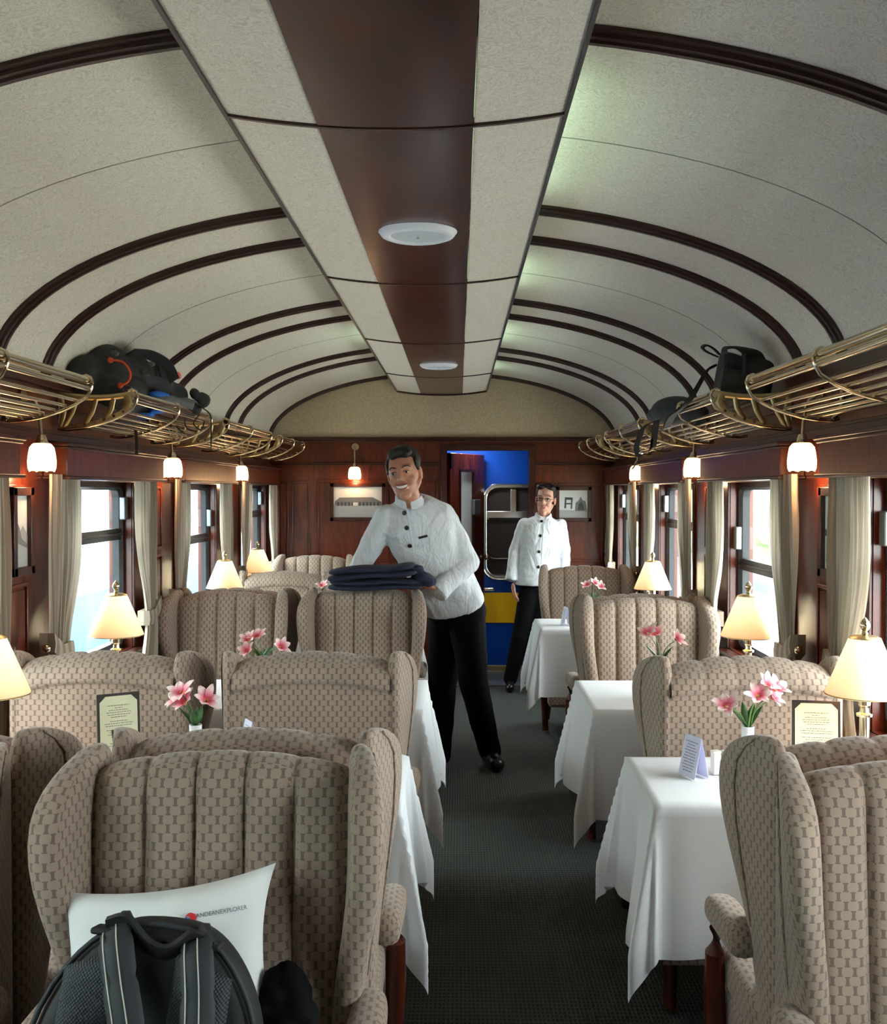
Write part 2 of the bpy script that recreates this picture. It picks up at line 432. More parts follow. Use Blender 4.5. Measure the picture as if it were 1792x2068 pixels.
# cornice and mouldings on the end wall
for (z0, z1, d) in ((1.885, 1.905, .035), (1.87, 1.885, .02), (1.70, 1.712, .02), (1.69, 1.70, .012)):
    for (x0, x1) in ((-WX + .02, EDX0 - .05), (EDX1 + .05, WX - .02)) if z0 < 1.8 else ((-WX + .02, WX - .02),):
        ob('cornice_moulding', MB().box(x0, x1, YE - d, YE + .002, z0, z1), 'dark_mahogany', endw, bevel=.003)
def raised_panel(x0, x1, z0, z1, y, parent, nm='raised_panel', axis='y', sgn=-1, mt='mahogany'):
    # moulding frame round a flat field
    f = MB(); t = .012; d = .010
    def bx(a0, a1, b0, b1, dd):
        if axis == 'y': f.box(a0, a1, min(y, y + sgn * dd), max(y, y + sgn * dd), b0, b1)
        else: f.box(min(y, y + sgn * dd), max(y, y + sgn * dd), a0, a1, b0, b1)
    bx(x0, x1, z1 - t, z1, d); bx(x0, x1, z0, z0 + t, d); bx(x0, x0 + t, z0, z1, d); bx(x1 - t, x1, z0, z1, d)
    bx(x0 + .022, x1 - .022, z0 + .022, z1 - .022, .006)
    return ob(nm, f, mt, parent, bevel=.003)
for (a, b, c, d) in ((560, 582, 970, 1135), (588, 627, 970, 1135), (640, 790, 968, 1135), (800, 885, 968, 1135), (1080, 1122, 975, 1135), (1126, 1218, 975, 1135),
                     (560, 627, 1150, 1370), (640, 885, 1150, 1370), (1080, 1218, 1150, 1370)):
    x0, z1 = xz(a, c); x1, z0 = xz(b, d); raised_panel(x0, x1, z0, z1, YE, endw)
# doorway trim and open door leaf
mb = MB()
mb.box(EDX0 - .045, EDX0, YE - .02, YE + .08, 0, EDZ + .045); mb.box(EDX1, EDX1 + .045, YE - .02, YE + .08, 0, EDZ + .045)
mb.box(EDX0, EDX1, YE - .02, YE + .08, EDZ, EDZ + .045)
door_trim = struct('trim_1', mb, 'dark_mahogany', bevel=.004)
leaf = thing('door_1', None, None, (EDX0 + .01, YE + .07, 0.005)); leaf['kind'] = 'structure'
LW = .60; th = math.acos(min(1, (CX + (972 - 926) * (YE + .55) / F - EDX0) / LW)); leaf.rotation_euler = (0, 0, th)
lz = EDZ - .02
mb = MB()
mb.box(0, .17, -.02, .02, 0, lz); mb.box(.40, LW, -.02, .02, 0, lz); mb.box(.17, .40, -.02, .02, 0, .62); mb.box(.17, .40, -.02, .02, 1.64, lz)
ob('door_leaf', mb, 'mahogany', leaf, bevel=.003)
ob('glass_pane', MB().box(.17, .40, -.004, .004, .62, 1.64), 'far_white', leaf)
ob('pane_moulding', MB().box(.155, .17, -.026, .026, .6, 1.66).box(.40, .415, -.026, .026, .6, 1.66).box(.17, .4, -.026, .026, .6, .62).box(.17, .4, -.026, .026, 1.64, 1.66), 'dark_mahogany', leaf)
ob('latch_box', MB().box(.36, .47, -.05, -.02, 1.30, 1.42), 'grey_metal', leaf, bevel=.004)
mb = MB(); mb.lathe([(.001, 0), (.028, 0), (.028, .008), (.012, .012), (.012, .04), (.026, .05), (.028, .065), (.018, .078), (.001, .08)], seg=16)
kn = ob('door_knob', mb, 'brass', leaf); kn.rotation_euler = (R(90), 0, 0); kn.location = (LW - .07, -.02, .95)
k2 = kn.copy(); C.objects.link(k2); k2.rotation_euler = (R(-90), 0, 0); k2.location = (LW - .07, .02, .95)
ob('hinge', MB().box(-.012, .02, -.032, -.02, 1.66, 1.78).box(-.012, .02, -.032, -.02, .3, .4), 'brass', leaf)
# back wall behind the camera
struct('wall_back', MB().box(-WX - .1, WX + .1, YB - .06, YB, 0, 2.45), 'mahogany')
# side walls with windows
WP = 1.47 * K; L0 = 3.2 * K
lampY = [L0 + k * WP for k in range(-4, 3)]       # pier / lamp centres; windows follow each
ZW0, ZW1 = 0.80, 1.535
wins = []
for k, ly in enumerate(lampY):
    a, b = ly + .27 * K, ly + 1.08 * K
    if b > YE: b = YE - .12
    wins.append((a, b))
divz = {(-1, 4): 1.31, (-1, 5): 1.225, (-1, 6): 1.33, (1, 4): 1.18, (1, 5): 1.31, (1, 6): 1.31}
wn = 0
def rrect(a, b, z0, z1, r, x, n=5, inset=0.0):
    a += inset; b -= inset; z0 += inset; z1 -= inset; r = max(.005, r - inset); out = []
    for (cy_, cz_, t0) in ((b - r, z1 - r, 0), (a + r, z1 - r, 90), (a + r, z0 + r, 180), (b - r, z0 + r, 270)):
        for i in range(n + 1):
            t = R(t0 + 90 * i / n); out.append(Vector((x, cy_ + r * math.cos(t), cz_ + r * math.sin(t))))
    return out
walls = {}
for sx in (-1, 1):
    xi, xo = sx * WX, sx * (WX + .10)
    mb = MB()
    def wb(y0, y1, z0, z1, x0=xi, x1=xo): mb.box(min(x0, x1), max(x0, x1), y0, y1, z0, z1)
    wb(YB, YE, 0, ZW0); wb(YB, YE, ZW1, 1.93)
    ys = [YB] + [q for k_, ab in enumerate(wins) if (sx < 0 or k_ > 1) for q in ab] + [YE]   # right wall kept windowless behind the camera, to dim the right side
    for i in range(0, len(ys), 2): wb(ys[i], ys[i + 1], ZW0, ZW1)
    nm = 'wall_left' if sx < 0 else 'wall_right'
    wl = struct(nm, mb, 'mahogany'); walls[sx] = wl
    # frieze mouldings running the length of the car
    for (z0, z1, d) in ((1.86, 1.90, .03), (1.845, 1.86, .018), (1.70, 1.712, .014), (1.672, 1.70, .026), (1.79, 1.80, .012)):
        ob('frieze_moulding', MB().box(min(xi, xi - sx * d), max(xi, xi - sx * d), YB, YE - .01, z0, z1), 'dark_mahogany', wl, bevel=.003)
    ob('dado_rail', MB().box(min(xi, xi - sx * .03), max(xi, xi - sx * .03), YB, YE - .01, .74, .775), 'dark_mahogany', wl, bevel=.004)
    struct('baseboard_left' if sx < 0 else 'baseboard_right', MB().box(min(xi, xi - sx * .02), max(xi, xi - sx * .02), YB, YE - .01, 0, .12), 'dark_mahogany', bevel=.003)
    for k, (a, b) in enumerate(wins):
        if sx > 0 and k < 2: continue
        ly = lampY[k]
        # pelmet over the window
        pa, pb = ly + .17 * K, min(ly + 1.28 * K, YE - .02)
        mb = MB().box(min(xi, xi - sx * .085), max(xi, xi - sx * .085), pa, pb, 1.548, 1.655)
        pel = ob('pelmet', mb, 'mahogany', wl, bevel=.003)
        mb = MB()
        for (z0, z1, d, e) in ((1.655, 1.668, .10, .015), (1.645, 1.655, .093, .008), (1.538, 1.550, .098, .012)):
            mb.box(min(xi, xi - sx * d), max(xi, xi - sx * d), pa - e, min(pb + e, YE - .005), z0, z1)
        ob('pelmet_moulding', mb, 'dark_mahogany', pel, bevel=.003)
        # window
        wn += 1
        xm = xi + sx * .055
        W = MB(); r = .07
        outer = rrect(a - .002, b + .002, ZW0, ZW1, .001, 0); inner0 = rrect(a, b, ZW0, ZW1, r, 0, inset=.022); 
        def ringx(pts, x): return [Vector((x, p.y, p.z)) for p in pts]
        W.loft([ringx(outer, xm + sx * .02), ringx(outer, xm - sx * .02), ringx(inner0, xm - sx * .026), ringx(rrect(a, b, ZW0, ZW1, r, 0, inset=.034), xm - sx * .01), ringx(rrect(a, b, ZW0, ZW1, r, 0, inset=.034), xm + sx * .02), ringx(outer, xm + sx * .02)], cap=False)
        wo = struct('window_%d' % wn, W, 'black_metal', angle=30)
        dz = divz.get((sx, k), 1.28)
        mb = MB().box(min(xm - sx * .02, xm + sx * .012), max(xm - sx * .02, xm + sx * .012), a + .03, b - .03, dz - .028, dz + .022)
        mb.box(min(xm - sx * .028, xm), max(xm - sx * .028, xm), a + .03, b - .03, dz - .008, dz + .004)
        ob('transom_bar', mb, 'black_metal', wo, bevel=.003)
        if k not in (5,):
            ym = a + (b - a) * .42
            ob('mullion', MB().box(min(xm - sx * .014, xm + sx * .012), max(xm - sx * .014, xm + sx * .012), ym - .012, ym + .012, dz + .02, ZW1 - .03), 'black_metal', wo, bevel=.003)
        ob('pane', MB().box(min(xm, xm + sx * .004), max(xm, xm + sx * .004), a + .02, b - .02, ZW0 + .02, ZW1 - .02), 'window_glass', wo)
        ob('latch', MB().box(min(xm - sx * .045, xm - sx * .02), max(xm - sx * .045, xm - sx * .02), b - .055, b - .01, dz + .06, dz + .16), 'grey_metal' , wo, bevel=.004)
        # wooden reveal and sill
        mb = MB().box(min(xi, xi - sx * .05), max(xi, xi - sx * .05), a - .03, b + .03, ZW0 - .028, ZW0 - .002)
        ob('sill', mb, 'dark_mahogany', wo, bevel=.004)
        mb = MB()
        for y in (a - .028, b + .003):
            mb.box(min(xi, xi - sx * .012), max(xi, xi - sx * .012), y, y + .025, ZW0, ZW1)
        ob('window_moulding', mb, 'dark_mahogany', wo, bevel=.003)
        # pier panels
        if k > 1:
            raised_panel(ly - .17 * K, ly + .03 * K, .80, 1.19, xi, wl, 'pier_panel', 'x', -sx)
            raised_panel(ly - .17 * K, ly + .03 * K, 1.215, 1.52, xi, wl, 'pier_panel', 'x', -sx)
            raised_panel(a, b, .18, .70, xi, wl, 'dado_panel', 'x', -sx)

# daylight portals in the window openings
for sx in (-1, 1):
    for k, (a, b) in enumerate(wins):
        if sx > 0 and k < 2: continue
        l = bpy.data.lights.new('window_portal', 'AREA'); l.shape = 'RECTANGLE'; l.size = ZW1 - ZW0; l.size_y = b - a
        l.cycles.is_portal = True
        o = bpy.data.objects.new('window_portal', l); C.objects.link(o)
        o.location = (sx * (WX + .09), (a + b) / 2, (ZW0 + ZW1) / 2)
        o.rotation_euler = (0, R(90) * sx, 0)

# vestibule floor, threshold plate and the next carriage seen through the doorway
YD = YE + .66
struct('trim_2', MB().box(EDX0 + .005, EDX1 - .005, YE - .06, YE + .1, .001, .012), 'grey_metal', bevel=.002)
vest = struct('trim_3', MB().box(-.9, 1.2, YE + .08, YD - .06, -.06, 0).box(-.9, 1.2, YE + .07, YD + .3, 2.0, 2.06), 'grey_metal')
ob('daylight_screen', MB().box(.86, .90, YE + .08, YD + .05, -.05, 2.05), 'dark_mahogany', vest)  # unseen screen added to keep side daylight off the doorway
ob('daylight_screen', MB().box(-.42, -.38, YE + .08, YD - .22, -.05, 2.05), 'dark_mahogany', vest)  # also added, stopped short so a strip of daylight reaches the blue body
vl = bpy.data.lights.new('vestibule_fill', 'AREA'); vl.shape = 'DISK'; vl.size = .22; vl.energy = 8; vl.color = (.92, .96, 1)  # added fill lamp, brightens the vestibule and the blue carriage end
vo_ = bpy.data.objects.new('vestibule_fill', vl); C.objects.link(vo_); vo_.location = (.2, YE + .33, 1.97)
t = thing('vestibule_fill_rim', 'round fill light added out of view in the vestibule beyond the doorway', 'ceiling light', (.2, YE + .33, 1.98))
ob('rim', MB().lathe([(.115, 0), (.12, .02), (.13, .02), (.13, 0)], seg=24), 'white_plastic', t)
SD = YD / F
def dz_(py): return CZ - (py - 990) * SD
def dx_(px): return CX + (px - 926) * SD
nc = thing('neighbouring_carriage', 'blue and yellow carriage end with chrome window, seen through the open doorway', 'carriage', (0, YD, 0))
def rel(mb): 
    mb.v = [(x, y - YD, z) for x, y, z in mb.v]; return mb
ob('blue_body', rel(MB().box(-.9, 1.3, YD, YD + .05, dz_(1345), 2.05)), 'train_blue', nc)
ob('yellow_band', rel(MB().box(-.9, 1.3, YD - .004, YD + .01, dz_(1258), dz_(1197))), 'train_yellow', nc)
ob('step_strip', rel(MB().box(-.9, 1.3, YD - .03, YD + .03, dz_(1362), dz_(1344))), 'old_brass', nc, bevel=.004)
ob('sill_plate', rel(MB().box(-.9, 1.3, YD - .04, YD + .03, 0.002, dz_(1362))), 'grey_metal', nc)
def xrr(x0, x1, z0, z1, r, y, inset=0):
    return [Vector((p.y, y, p.z)) for p in rrect(x0, x1, z0, z1, r, 0, inset=inset)]
x0, x1, z0, z1 = dx_(974), dx_(1160), dz_(1172), dz_(976)
fr_ = MB().loft([xrr(x0, x1, z0, z1, .13, YD), xrr(x0, x1, z0, z1, .13, YD - .02), xrr(x0, x1, z0, z1, .13, YD - .03, .012), xrr(x0, x1, z0, z1, .13, YD - .02, .024), xrr(x0, x1, z0, z1, .13, YD - .032, .036), xrr(x0, x1, z0, z1, .13, YD - .012, .05), xrr(x0, x1, z0, z1, .13, YD - .002, .05)], cap=False)
cw = ob('chrome_window_frame', rel(fr_), 'chrome', nc, angle=60)
ob('transom', rel(MB().box(x0 + .03, x1 - .03, YD - .03, YD, dz_(1046), dz_(1032))), 'chrome', cw, bevel=.005)
ob('mullion', rel(MB().box(dx_(1031), dx_(1043), YD - .03, YD, dz_(1034), dz_(988))), 'chrome', cw, bevel=.005)
ob('lower_sash', rel(MB().tube([Vector((p.x, YD - .012, p.z)) for p in xrr(dx_(983), dx_(1150), dz_(1128), dz_(1040), .07, YD)], .005, closed=True)), 'chrome', cw)
ob('dark_pane', rel(MB().loft([xrr(x0, x1, z0, z1, .13, YD - .005, .045), xrr(x0, x1, z0, z1, .13, YD - .001, .045)])), 'leatherette', cw)
mb = MB().capsule(pt(976, 1190, YD - .04), pt(996, 1190, YD - .05), .012, .014).capsule(pt(976, 1190, YD - .04), pt(976, 1185, YD), .012, .012)
ob('door_handle', rel(mb), 'chrome', nc)

# ------------------------------------------------------------------ ceiling lamps and tubes
def ceiling_disc(px, py, Y, label):
    c = pt(px, py, Y); z = strip_z(0) - .004
    t = thing('ceiling_light', label, 'ceiling light', (.012, Y, z), group='round ceiling lights in the mahogany strip')
    ob('rim', MB().lathe([(.075, -.002), (.078, -.012), (.088, -.017), (.102, -.012), (.112, .001), (.11, .003)], seg=48, cap=False), 'white_plastic', t)
    ob('diffuser', MB().lathe([(.079, .0), (.078, -.010), (.05, -.012), (.002, -.013)], seg=40, cap=False), 'diffuser', t)
    ob('screw', MB().lathe([(.004, -.012), (.004, -.017), (.001, -.018)], seg=10), 'chrome', t)
ceiling_disc(841, 469, 2.747 * K, 'round white ceiling light nearest the camera in the mahogany strip')
ceiling_disc(882, 737, 5.657 * K, 'round white ceiling light nearer the end wall in the mahogany strip')
for (x, y0, y1, s_) in ((.26, 2.05, 2.85, 1), (.26, 3.55, 4.25, .5), (.26, 5.0, 5.8, .5), (-.26, 5.0, 5.8, .35), (.26, 6.5, 7.1, .4)):
    t = thing('strip_light', 'greenish tube light above the %s strip edge, %s' % ('right' if x > 0 else 'left', {2.05: 'nearest bay', 3.55: 'second bay', 5.0: 'third bay', 6.5: 'by end wall'}[y0]), 'tube light', (x, (y0 + y1) / 2 * K, 2.29), group='tube lights above the centre strip')
    h = (y1 - y0) / 2 * K * (s_ ** .5 if s_ < 1 else 1)
    ob('tube', MB().tube([(0, -h, 0), (0, h, 0)], .013, 12), 'tube_glow', t)
    ob('holder', MB().box(-.02, .02, -h - .02, -h, -.025, .02), 'white_plastic', t, bevel=.003)
    ob('holder', MB().box(-.02, .02, h, h + .02, -.025, .02), 'white_plastic', t, bevel=.003)
# ------------------------------------------------------------------ outside
struct('ground', MB().box(-30, 30, -20, 60, -1.25, -1.2), 'ground')
plat = struct('platform', MB().box(-3.2, -1.9, -20, 40, -1.2, -0.75), 'ground', bevel=.01)
tr_ = thing('passenger_carriage', 'pale and blue passenger carriage standing on the track outside the left windows', 'carriage', (-4.3, 0, -1.1))
ob('lower_body', MB().box(-.05, 0, -14, 34, .1, 1.36), 'far_blue', tr_)
ob('upper_body', MB().box(-.05, .01, -14, 34, 1.36, 3.5), 'far_white', tr_)
ob('roof', MB().loft([[(-2.4, y, 3.5), (-.0, y, 3.5), (-.3, y, 3.8), (-1.2, y, 3.95), (-2.1, y, 3.8)] for y in (-14, 34)]), 'far_white', tr_, smooth=False)
for i in range(16):
    y = -8 + i * 2.6
    ob('window', MB().box(.0, .02, y, y + 1.5, 2.05, 2.95), 'far_glass', tr_, bevel=.004)
ob('stripe', MB().box(.0, .02, -14, 34, 1.60, 1.68), 'far_glass', tr_)
pl_ = thing('red_post', 'red post on the platform outside the second left window', 'post', (-2.6, 10.2, -.75))
ob('shaft', MB().lathe([(.07, 0), (.07, 1.15), (.09, 1.17), (.03, 1.25)], seg=16), 'far_red', pl_)
wg = thing('open_wagon', 'open wagon framed in blue and violet posts outside the right window', 'wagon', (7.0, 23.0, -1.0), 0)
ob('deck', MB().box(-1.3, 1.3, -4.5, 4.5, .6, .8), 'far_deck', wg)
ob('back_panel', MB().box(1.1, 1.2, -4.4, 4.4, .8, 1.9), 'far_panel', wg)
for x in (-1.2, 1.2):
    for j in range(5): ob('post', MB().box(x - .06, x + .06, -4.4 + j * 2.18, -4.28 + j * 2.18, .8, 2.6), 'far_violet', wg)
    ob('top_rail', MB().box(x - .06, x + .06, -4.5, 4.5, 2.6, 2.72), 'far_violet', wg)
for j in (-3, 3):
    for x in (-.8, .8):
        ob('wheel', MB().tube([(x - .06, j, .38), (x + .06, j, .38)], .38, 20), 'black_metal', wg)
hg = MB(); rnd = random.Random(4)
for i in range(60): hg.ell((rnd.uniform(-1.2, 1.2), rnd.uniform(-14, 14), rnd.uniform(.4, 2.2)), (.9, 1.1, .8), seg=8)
hedge = ob('hedge', hg, 'far_green', loc=(10.5, 40, -1.2)); tag(hedge, 'row of green bushes far outside the right windows', 'bushes', kind='stuff')

# ------------------------------------------------------------------ wing chairs
def prof_back(t, x):
    # front face bottom -> top roll -> rear cap seam ; returns (y, z)
    A = abs(x) / .225
    top = 1.012 - .028 * A * A
    pts = [(-.165, .40), (-.150, .55), (-.138, .70), (-.128, .82), (-.122, .90), (-.118, top - .045), (-.105, top - .014), (-.078, top), (-.045, top - .003), (-.012, top - .02), (.006, top - .045), (.008, top - .068), (-.004, top - .078)]
    f = t * (len(pts) - 1); i = min(int(f), len(pts) - 2); f -= i
    return pts[i][0] * (1 - f) + pts[i + 1][0] * f, pts[i][1] * (1 - f) + pts[i + 1][1] * f
def make_chair():
    t = thing('wing_chair', 'x', 'chair')
    # channelled back cushion
    NX, NT = 104, 40
    def fn(a, b):
        x = -.232 + .464 * a
        y, z = prof_back(b, x)
        y1, z1 = prof_back(min(1, b + .01), x); y0, z0 = prof_back(max(0, b - .01), x)
        ty, tz = y1 - y0, z1 - z0; l = math.hypot(ty, tz) or 1
        ph = (x + .225) / .09; fr = ph - math.floor(ph)
        bmp = (1 - abs(2 * fr - 1) ** 4.5) if -.2251 < x < .2251 else 0
        amp = .021 if b < .36 else max(.003, .021 - (b - .36) * .06)
        bmp *= amp; amp = 1
        return Vector((x, y - tz / l * bmp * amp, z + ty / l * bmp * amp * (1 if ty > 0 else 1)))
    mb = MB().grid(fn, NX, NT)
    ob('backrest', mb, 'upholstery', t, uvmode='box', angle=70)
    # flat rear panel
    def fr(a, b):
        x = -.25 + .50 * a; top = 1.012 - .028 * (x / .225) ** 2 - .07
        z = .14 + (top - .14) * b
        return Vector((x, -.004 + .012 * math.sin(math.pi * a) * math.sin(math.pi * min(1, b)), z))
    mb = MB().grid(fr, 10, 10)
    ob('rear_panel', mb, 'upholstery', t, uvmode='box')
    # wings
    for s in (-1, 1):
        rings = []
        #      z    d(front reach) xo    th
        for (z, d, xo, th, k) in ((.36, .16, .240, .04, 1), (.50, .17, .247, .045, 1), (.62, .19, .262, .05, 1), (.72, .215, .284, .055, 1), (.82, .245, .303, .058, 1), (.90, .25, .309, .06, 1), (.955, .225, .306, .06, 1), (.99, .18, .298, .056, .9), (1.012, .12, .288, .048, .75), (1.022, .07, .275, .03, .5)):
            c = Vector((.252, -.05, 0))
            pl = [(.222, -.015), (.238, .002), (.256, -.002), (.264, -.03), ((.264 + xo) / 2 + .004, -.03 - (d - .03) * .5), (xo, -d + .02), (xo - .004, -d - .006), (xo - th * .5, -d - .016), (xo - th, -d - .002), (xo - th - .002, -d + .035), (.226 + (xo - th - .226) * .35, -.03 - (d - .03) * .5), (.222, -.05)]
            rings.append([Vector((s * (c.x + (x - c.x) * k), c.y + (y - c.y) * k, z)) for x, y in pl])
        o = ob('wing', MB().loft(rings), 'upholstery', t, uvmode='box', subsurf=1, angle=180)
        # piping seam round the wing top
        ob('piping', MB().tube([r[5] * .15 + r[4] * .85 + Vector((s * .001, 0, 0)) for r in rings[2:9]] , .0028, 6), 'upholstery', o, uvmode='box')
    # arms
    for s in (-1, 1):
        rings = []
        for (y, zc, hw, hh) in ((-.12, .575, .032, .036), (-.18, .577, .034, .037), (-.27, .577, .037, .037), (-.33, .573, .038, .036), (-.355, .568, .034, .031), (-.368, .564, .022, .02)):
            rings.append([Vector((s * .275 + hw * math.copysign(abs(math.cos(a)) ** .7, math.cos(a)), y, zc + hh * math.copysign(abs(math.sin(a)) ** .7, math.sin(a)))) for a in [2 * math.pi * j / 12 for j in range(12)]])
        ob('armrest', MB().loft(rings), 'upholstery', t, uvmode='box', subsurf=1, angle=180)
        # curved front post running down into the leg
        path = [(s * .283, -.325, .53), (s * .285, -.345, .47), (s * .283, -.355, .36), (s * .278, -.348, .24), (s * .272, -.335, .12), (s * .268, -.345, .012)]
        ob('leg', MB().tube(path, [.019, .022, .024, .022, .018, .021], 12, up=(0, 0.2, 1)), 'chair_wood', t)
        ob('leg', MB().tube([(s * .22, -.05, .2), (s * .225, -.03, .1), (s * .23, -.012, .012)], [.024, .02, .018], 8), 'chair_wood', t)
    # seat
    def sup(cx_, cy_, cz_, hx, hy, hz, e=.35, n=20):
        m_ = MB()
        def g(a, b):
            u = 2 * math.pi * a; v = -math.pi / 2 + math.pi * b
            sg = lambda q, p: math.copysign(abs(q) ** p, q)
            return Vector((cx_ + hx * sg(math.cos(v), e) * sg(math.cos(u), e), cy_ + hy * sg(math.cos(v), e) * sg(math.sin(u), e), cz_ + hz * sg(math.sin(v), e)))
        m_.grid(g, n * 2, n); return m_
    ob('seat_cushion', sup(0, -.268, .425, .262, .192, .055), 'upholstery', t, uvmode='box', angle=180)
    ob('seat_base', MB().box(-.256, .256, -.44, -.03, .17, .385), 'upholstery', t, uvmode='box', bevel=.02)
    return t
XL, XW, XR = -.305, -.94, .965
RB = 1.91 * K
# (x, y of the rear plane, facing, label); facing 0 = towards the camera, pi = towards the end wall
seats = [
 (XL, 1.845 * K, 0, 'taupe wing chair with vertical channels, holding the white pillow and black backpack', 'chairs with channelled backs turned to the camera'),
 (XW - .05, 1.845 * K, 0, 'taupe wing chair cut off by the left picture edge at the bottom', 'chairs with channelled backs turned to the camera'),
 (XR + .01, 1.80 * K, 0, 'taupe wing chair with channelled back at the bottom right corner', 'chairs with channelled backs turned to the camera'),
 (XL + .005, 1.877 * K, math.pi, 'taupe wing chair backing directly onto the chair with the pillow', 'chairs turned towards the end wall'),
 (XW - .05, 1.877 * K, math.pi, 'dark-sided taupe wing chair behind the bottom left chair, facing the standing menu', 'chairs turned towards the end wall'),
 (XR + .02, 1.832 * K, math.pi, 'taupe wing chair backing onto the bottom right chair, armrest towards the aisle', 'chairs turned towards the end wall'),
 (XL, 2.81 * K, math.pi, 'taupe wing chair showing its flat patterned rear panel, left of the aisle', 'chairs turned towards the end wall'),
 (XW, 2.81 * K, math.pi, 'taupe wing chair with flat rear panel behind the standing menu on the left', 'chairs turned towards the end wall'),
 (XR, 2.745 * K, math.pi, 'taupe wing chair with flat rear panel behind the right menu and lily vase', 'chairs turned towards the end wall'),
 (XL - .02, 4.70 * K, 0, 'taupe wing chair with folded navy blankets resting on its top', 'chairs with channelled backs turned to the camera'),
 (XW - .03, 4.66 * K, 0, 'taupe wing chair by the left window, beside the one carrying the blankets', 'chairs with channelled backs turned to the camera'),
 (XR, 4.42 * K, 0, 'taupe wing chair directly behind the middle right flower vase', 'chairs with channelled backs turned to the camera'),
 (XL - .04, 4.73 * K, math.pi, 'taupe wing chair behind the blankets, beside the bending man', 'chairs turned towards the end wall'),
 (XW - .03, 4.69 * K, math.pi, 'taupe wing chair backing onto the left window chair of the middle row', 'chairs turned towards the end wall'),
 (XR, 4.45 * K, math.pi, 'taupe wing chair backing onto the middle right chair, arm towards the woman', 'chairs turned towards the end wall'),
 (XW + .03, 5.69 * K, math.pi, 'pale lit wing chair back between the two farthest left lamps', 'chairs turned towards the end wall'),
 (XW, 7.25 * K, 0, 'pale wing chair against the end wall under the left picture', 'chairs with channelled backs turned to the camera'),
 (XR - .03, 6.28 * K, 0, 'taupe wing chair in front of the woman, beside the farthest right lamp', 'chairs with channelled backs turned to the camera'),
]
chair0 = make_chair()
for i, (x, y, rz, lab, grp) in enumerate(seats):
    if i == 0:
        chair0.location = (x, y, 0); chair0['label'] = lab; chair0['group'] = grp
    else: copy_tree(chair0, (x, y, 0), rz, lab, grp)

# ------------------------------------------------------------------ tables and cloths
def cloth_mesh(hx, hy, e, seed, ey=None, wall=0):
    rnd = random.Random(seed); ph = [rnd.uniform(0, 6.28) for _ in range(8)]
    ey = e if ey is None else ey
    nx, ny = 66, 60
    mb = MB(); rc = .03
    def fn(a, b):
        X = -(hx + e) + 2 * (hx + e) * a; Y = -(hy + ey) + 2 * (hy + ey) * b
        da, db = max(0, abs(X) - hx), max(0, abs(Y) - hy)
        sx_, sy_ = math.copysign(1, X), math.copysign(1, Y)
        if wall and sx_ == wall: X = sx_ * min(abs(X), hx + .01 * da / e); da = 0; 
        if da > 0 and db > 0:
            # corner of the sheet, pulled in a little where it hangs in a fold
            pass
        r = math.hypot(da, db)
        if r == 0: return Vector((X, Y, .754 + .001 * math.sin(9 * X + ph[0]) * math.sin(8 * Y + ph[1])))
        phi = math.atan2(db, da)
        px_, py_ = sx_ * min(abs(X), hx), sy_ * min(abs(Y), hy)
        t = min(1, r / .35)
        s_ = phi / (math.pi / 2)
        # arc length along the rim decides the fold phase
        if db == 0: q = 13 * Y + ph[2] + sx_
        elif da == 0: q = 15 * X + ph[3] + sy_
        else: q = None
        flare = .010 + .020 * t
        if q is not None:
            edge = (hy - abs(Y)) if db == 0 else (hx - abs(X))
            wv = math.sin(q) * min(1, edge / .08)
            flare = flare + .034 * t * wv if db == 0 else .010 + .010 * t + .016 * t * wv
        else:
            flare += .060 * t * math.sin(2 * phi) + .020 * t * math.sin(10 * phi) * math.sin(2 * phi)
        rr = math.sqrt(max(0, r * r - flare * flare)) if r > flare else 0
        if q is None: rr = (rr if rr < .36 else .36 + (rr - .36) * .55)
        rad = min(flare, r)
        ox, oy = math.cos(phi) * rad, math.sin(phi) * rad
        return Vector((px_ + sx_ * ox, py_ + sy_ * oy, .754 - rr))
    mb.grid(fn, nx, ny)
    return mb
def table(nm, x0, x1, y0, y1, seed, lab_t, lab_c, e=.38, ey=.37):
    cx_, cy_ = (x0 + x1) / 2, (y0 + y1) / 2; hx, hy = (x1 - x0) / 2, (y1 - y0) / 2
    t = thing('dining_table', lab_t, 'table', (cx_, cy_, 0), 0, 'dining tables under white cloths')
    ob('tabletop', MB().box(-hx + .005, hx - .005, -hy + .005, hy - .005, .722, .750), 'mahogany_long', t, bevel=.004)
    ob('leg', MB().lathe([(.03, .05), (.028, .2), (.036, .4), (.028, .6), (.05, .722)], (-hx * .3, 0, 0), 16), 'brass', t)
    ob('foot', MB().box(-hx * .3 - .12, -hx * .3 + .12, -.10, .10, .002, .05), 'black_metal', t, bevel=.01)
    c = ob('tablecloth', cloth_mesh(hx, hy, e, seed, ey, 1 if cx_ > 0 else -1), 'table_linen', loc=(cx_, cy_, 0), angle=180)
    tag(c, lab_c, 'tablecloth', 'white tablecloths')
TR0 = CX + .475
TL1 = CX - .15
T1 = (2.30 * K, 2.70 * K); T2 = (3.27 * K, 3.78 * K); T3 = (5.20 * K, 5.60 * K); T4 = (6.22 * K, 6.6 * K)
table('t', TR0, WX - .05, *T1, 1, 'dining table under the white cloth nearest the camera on the right', 'white cloth with folded lilac card on it, right side nearest camera')
table('t', TR0 - .01, WX - .05, *T2, 2, 'dining table under the middle white cloth on the right', 'white cloth of the middle right table, draped towards the aisle')
table('t', TR0 - .03, WX - .05, *T3, 3, 'dining table under the farthest white cloth on the right', 'farthest white cloth on the right, beside the standing woman')
table('t', -WX + .05, TL1, 2.33 * K, 2.72 * K, 4, 'left dining table bearing the bright menu and narrow vase', 'white cloth hanging into the aisle behind the pillow chair')
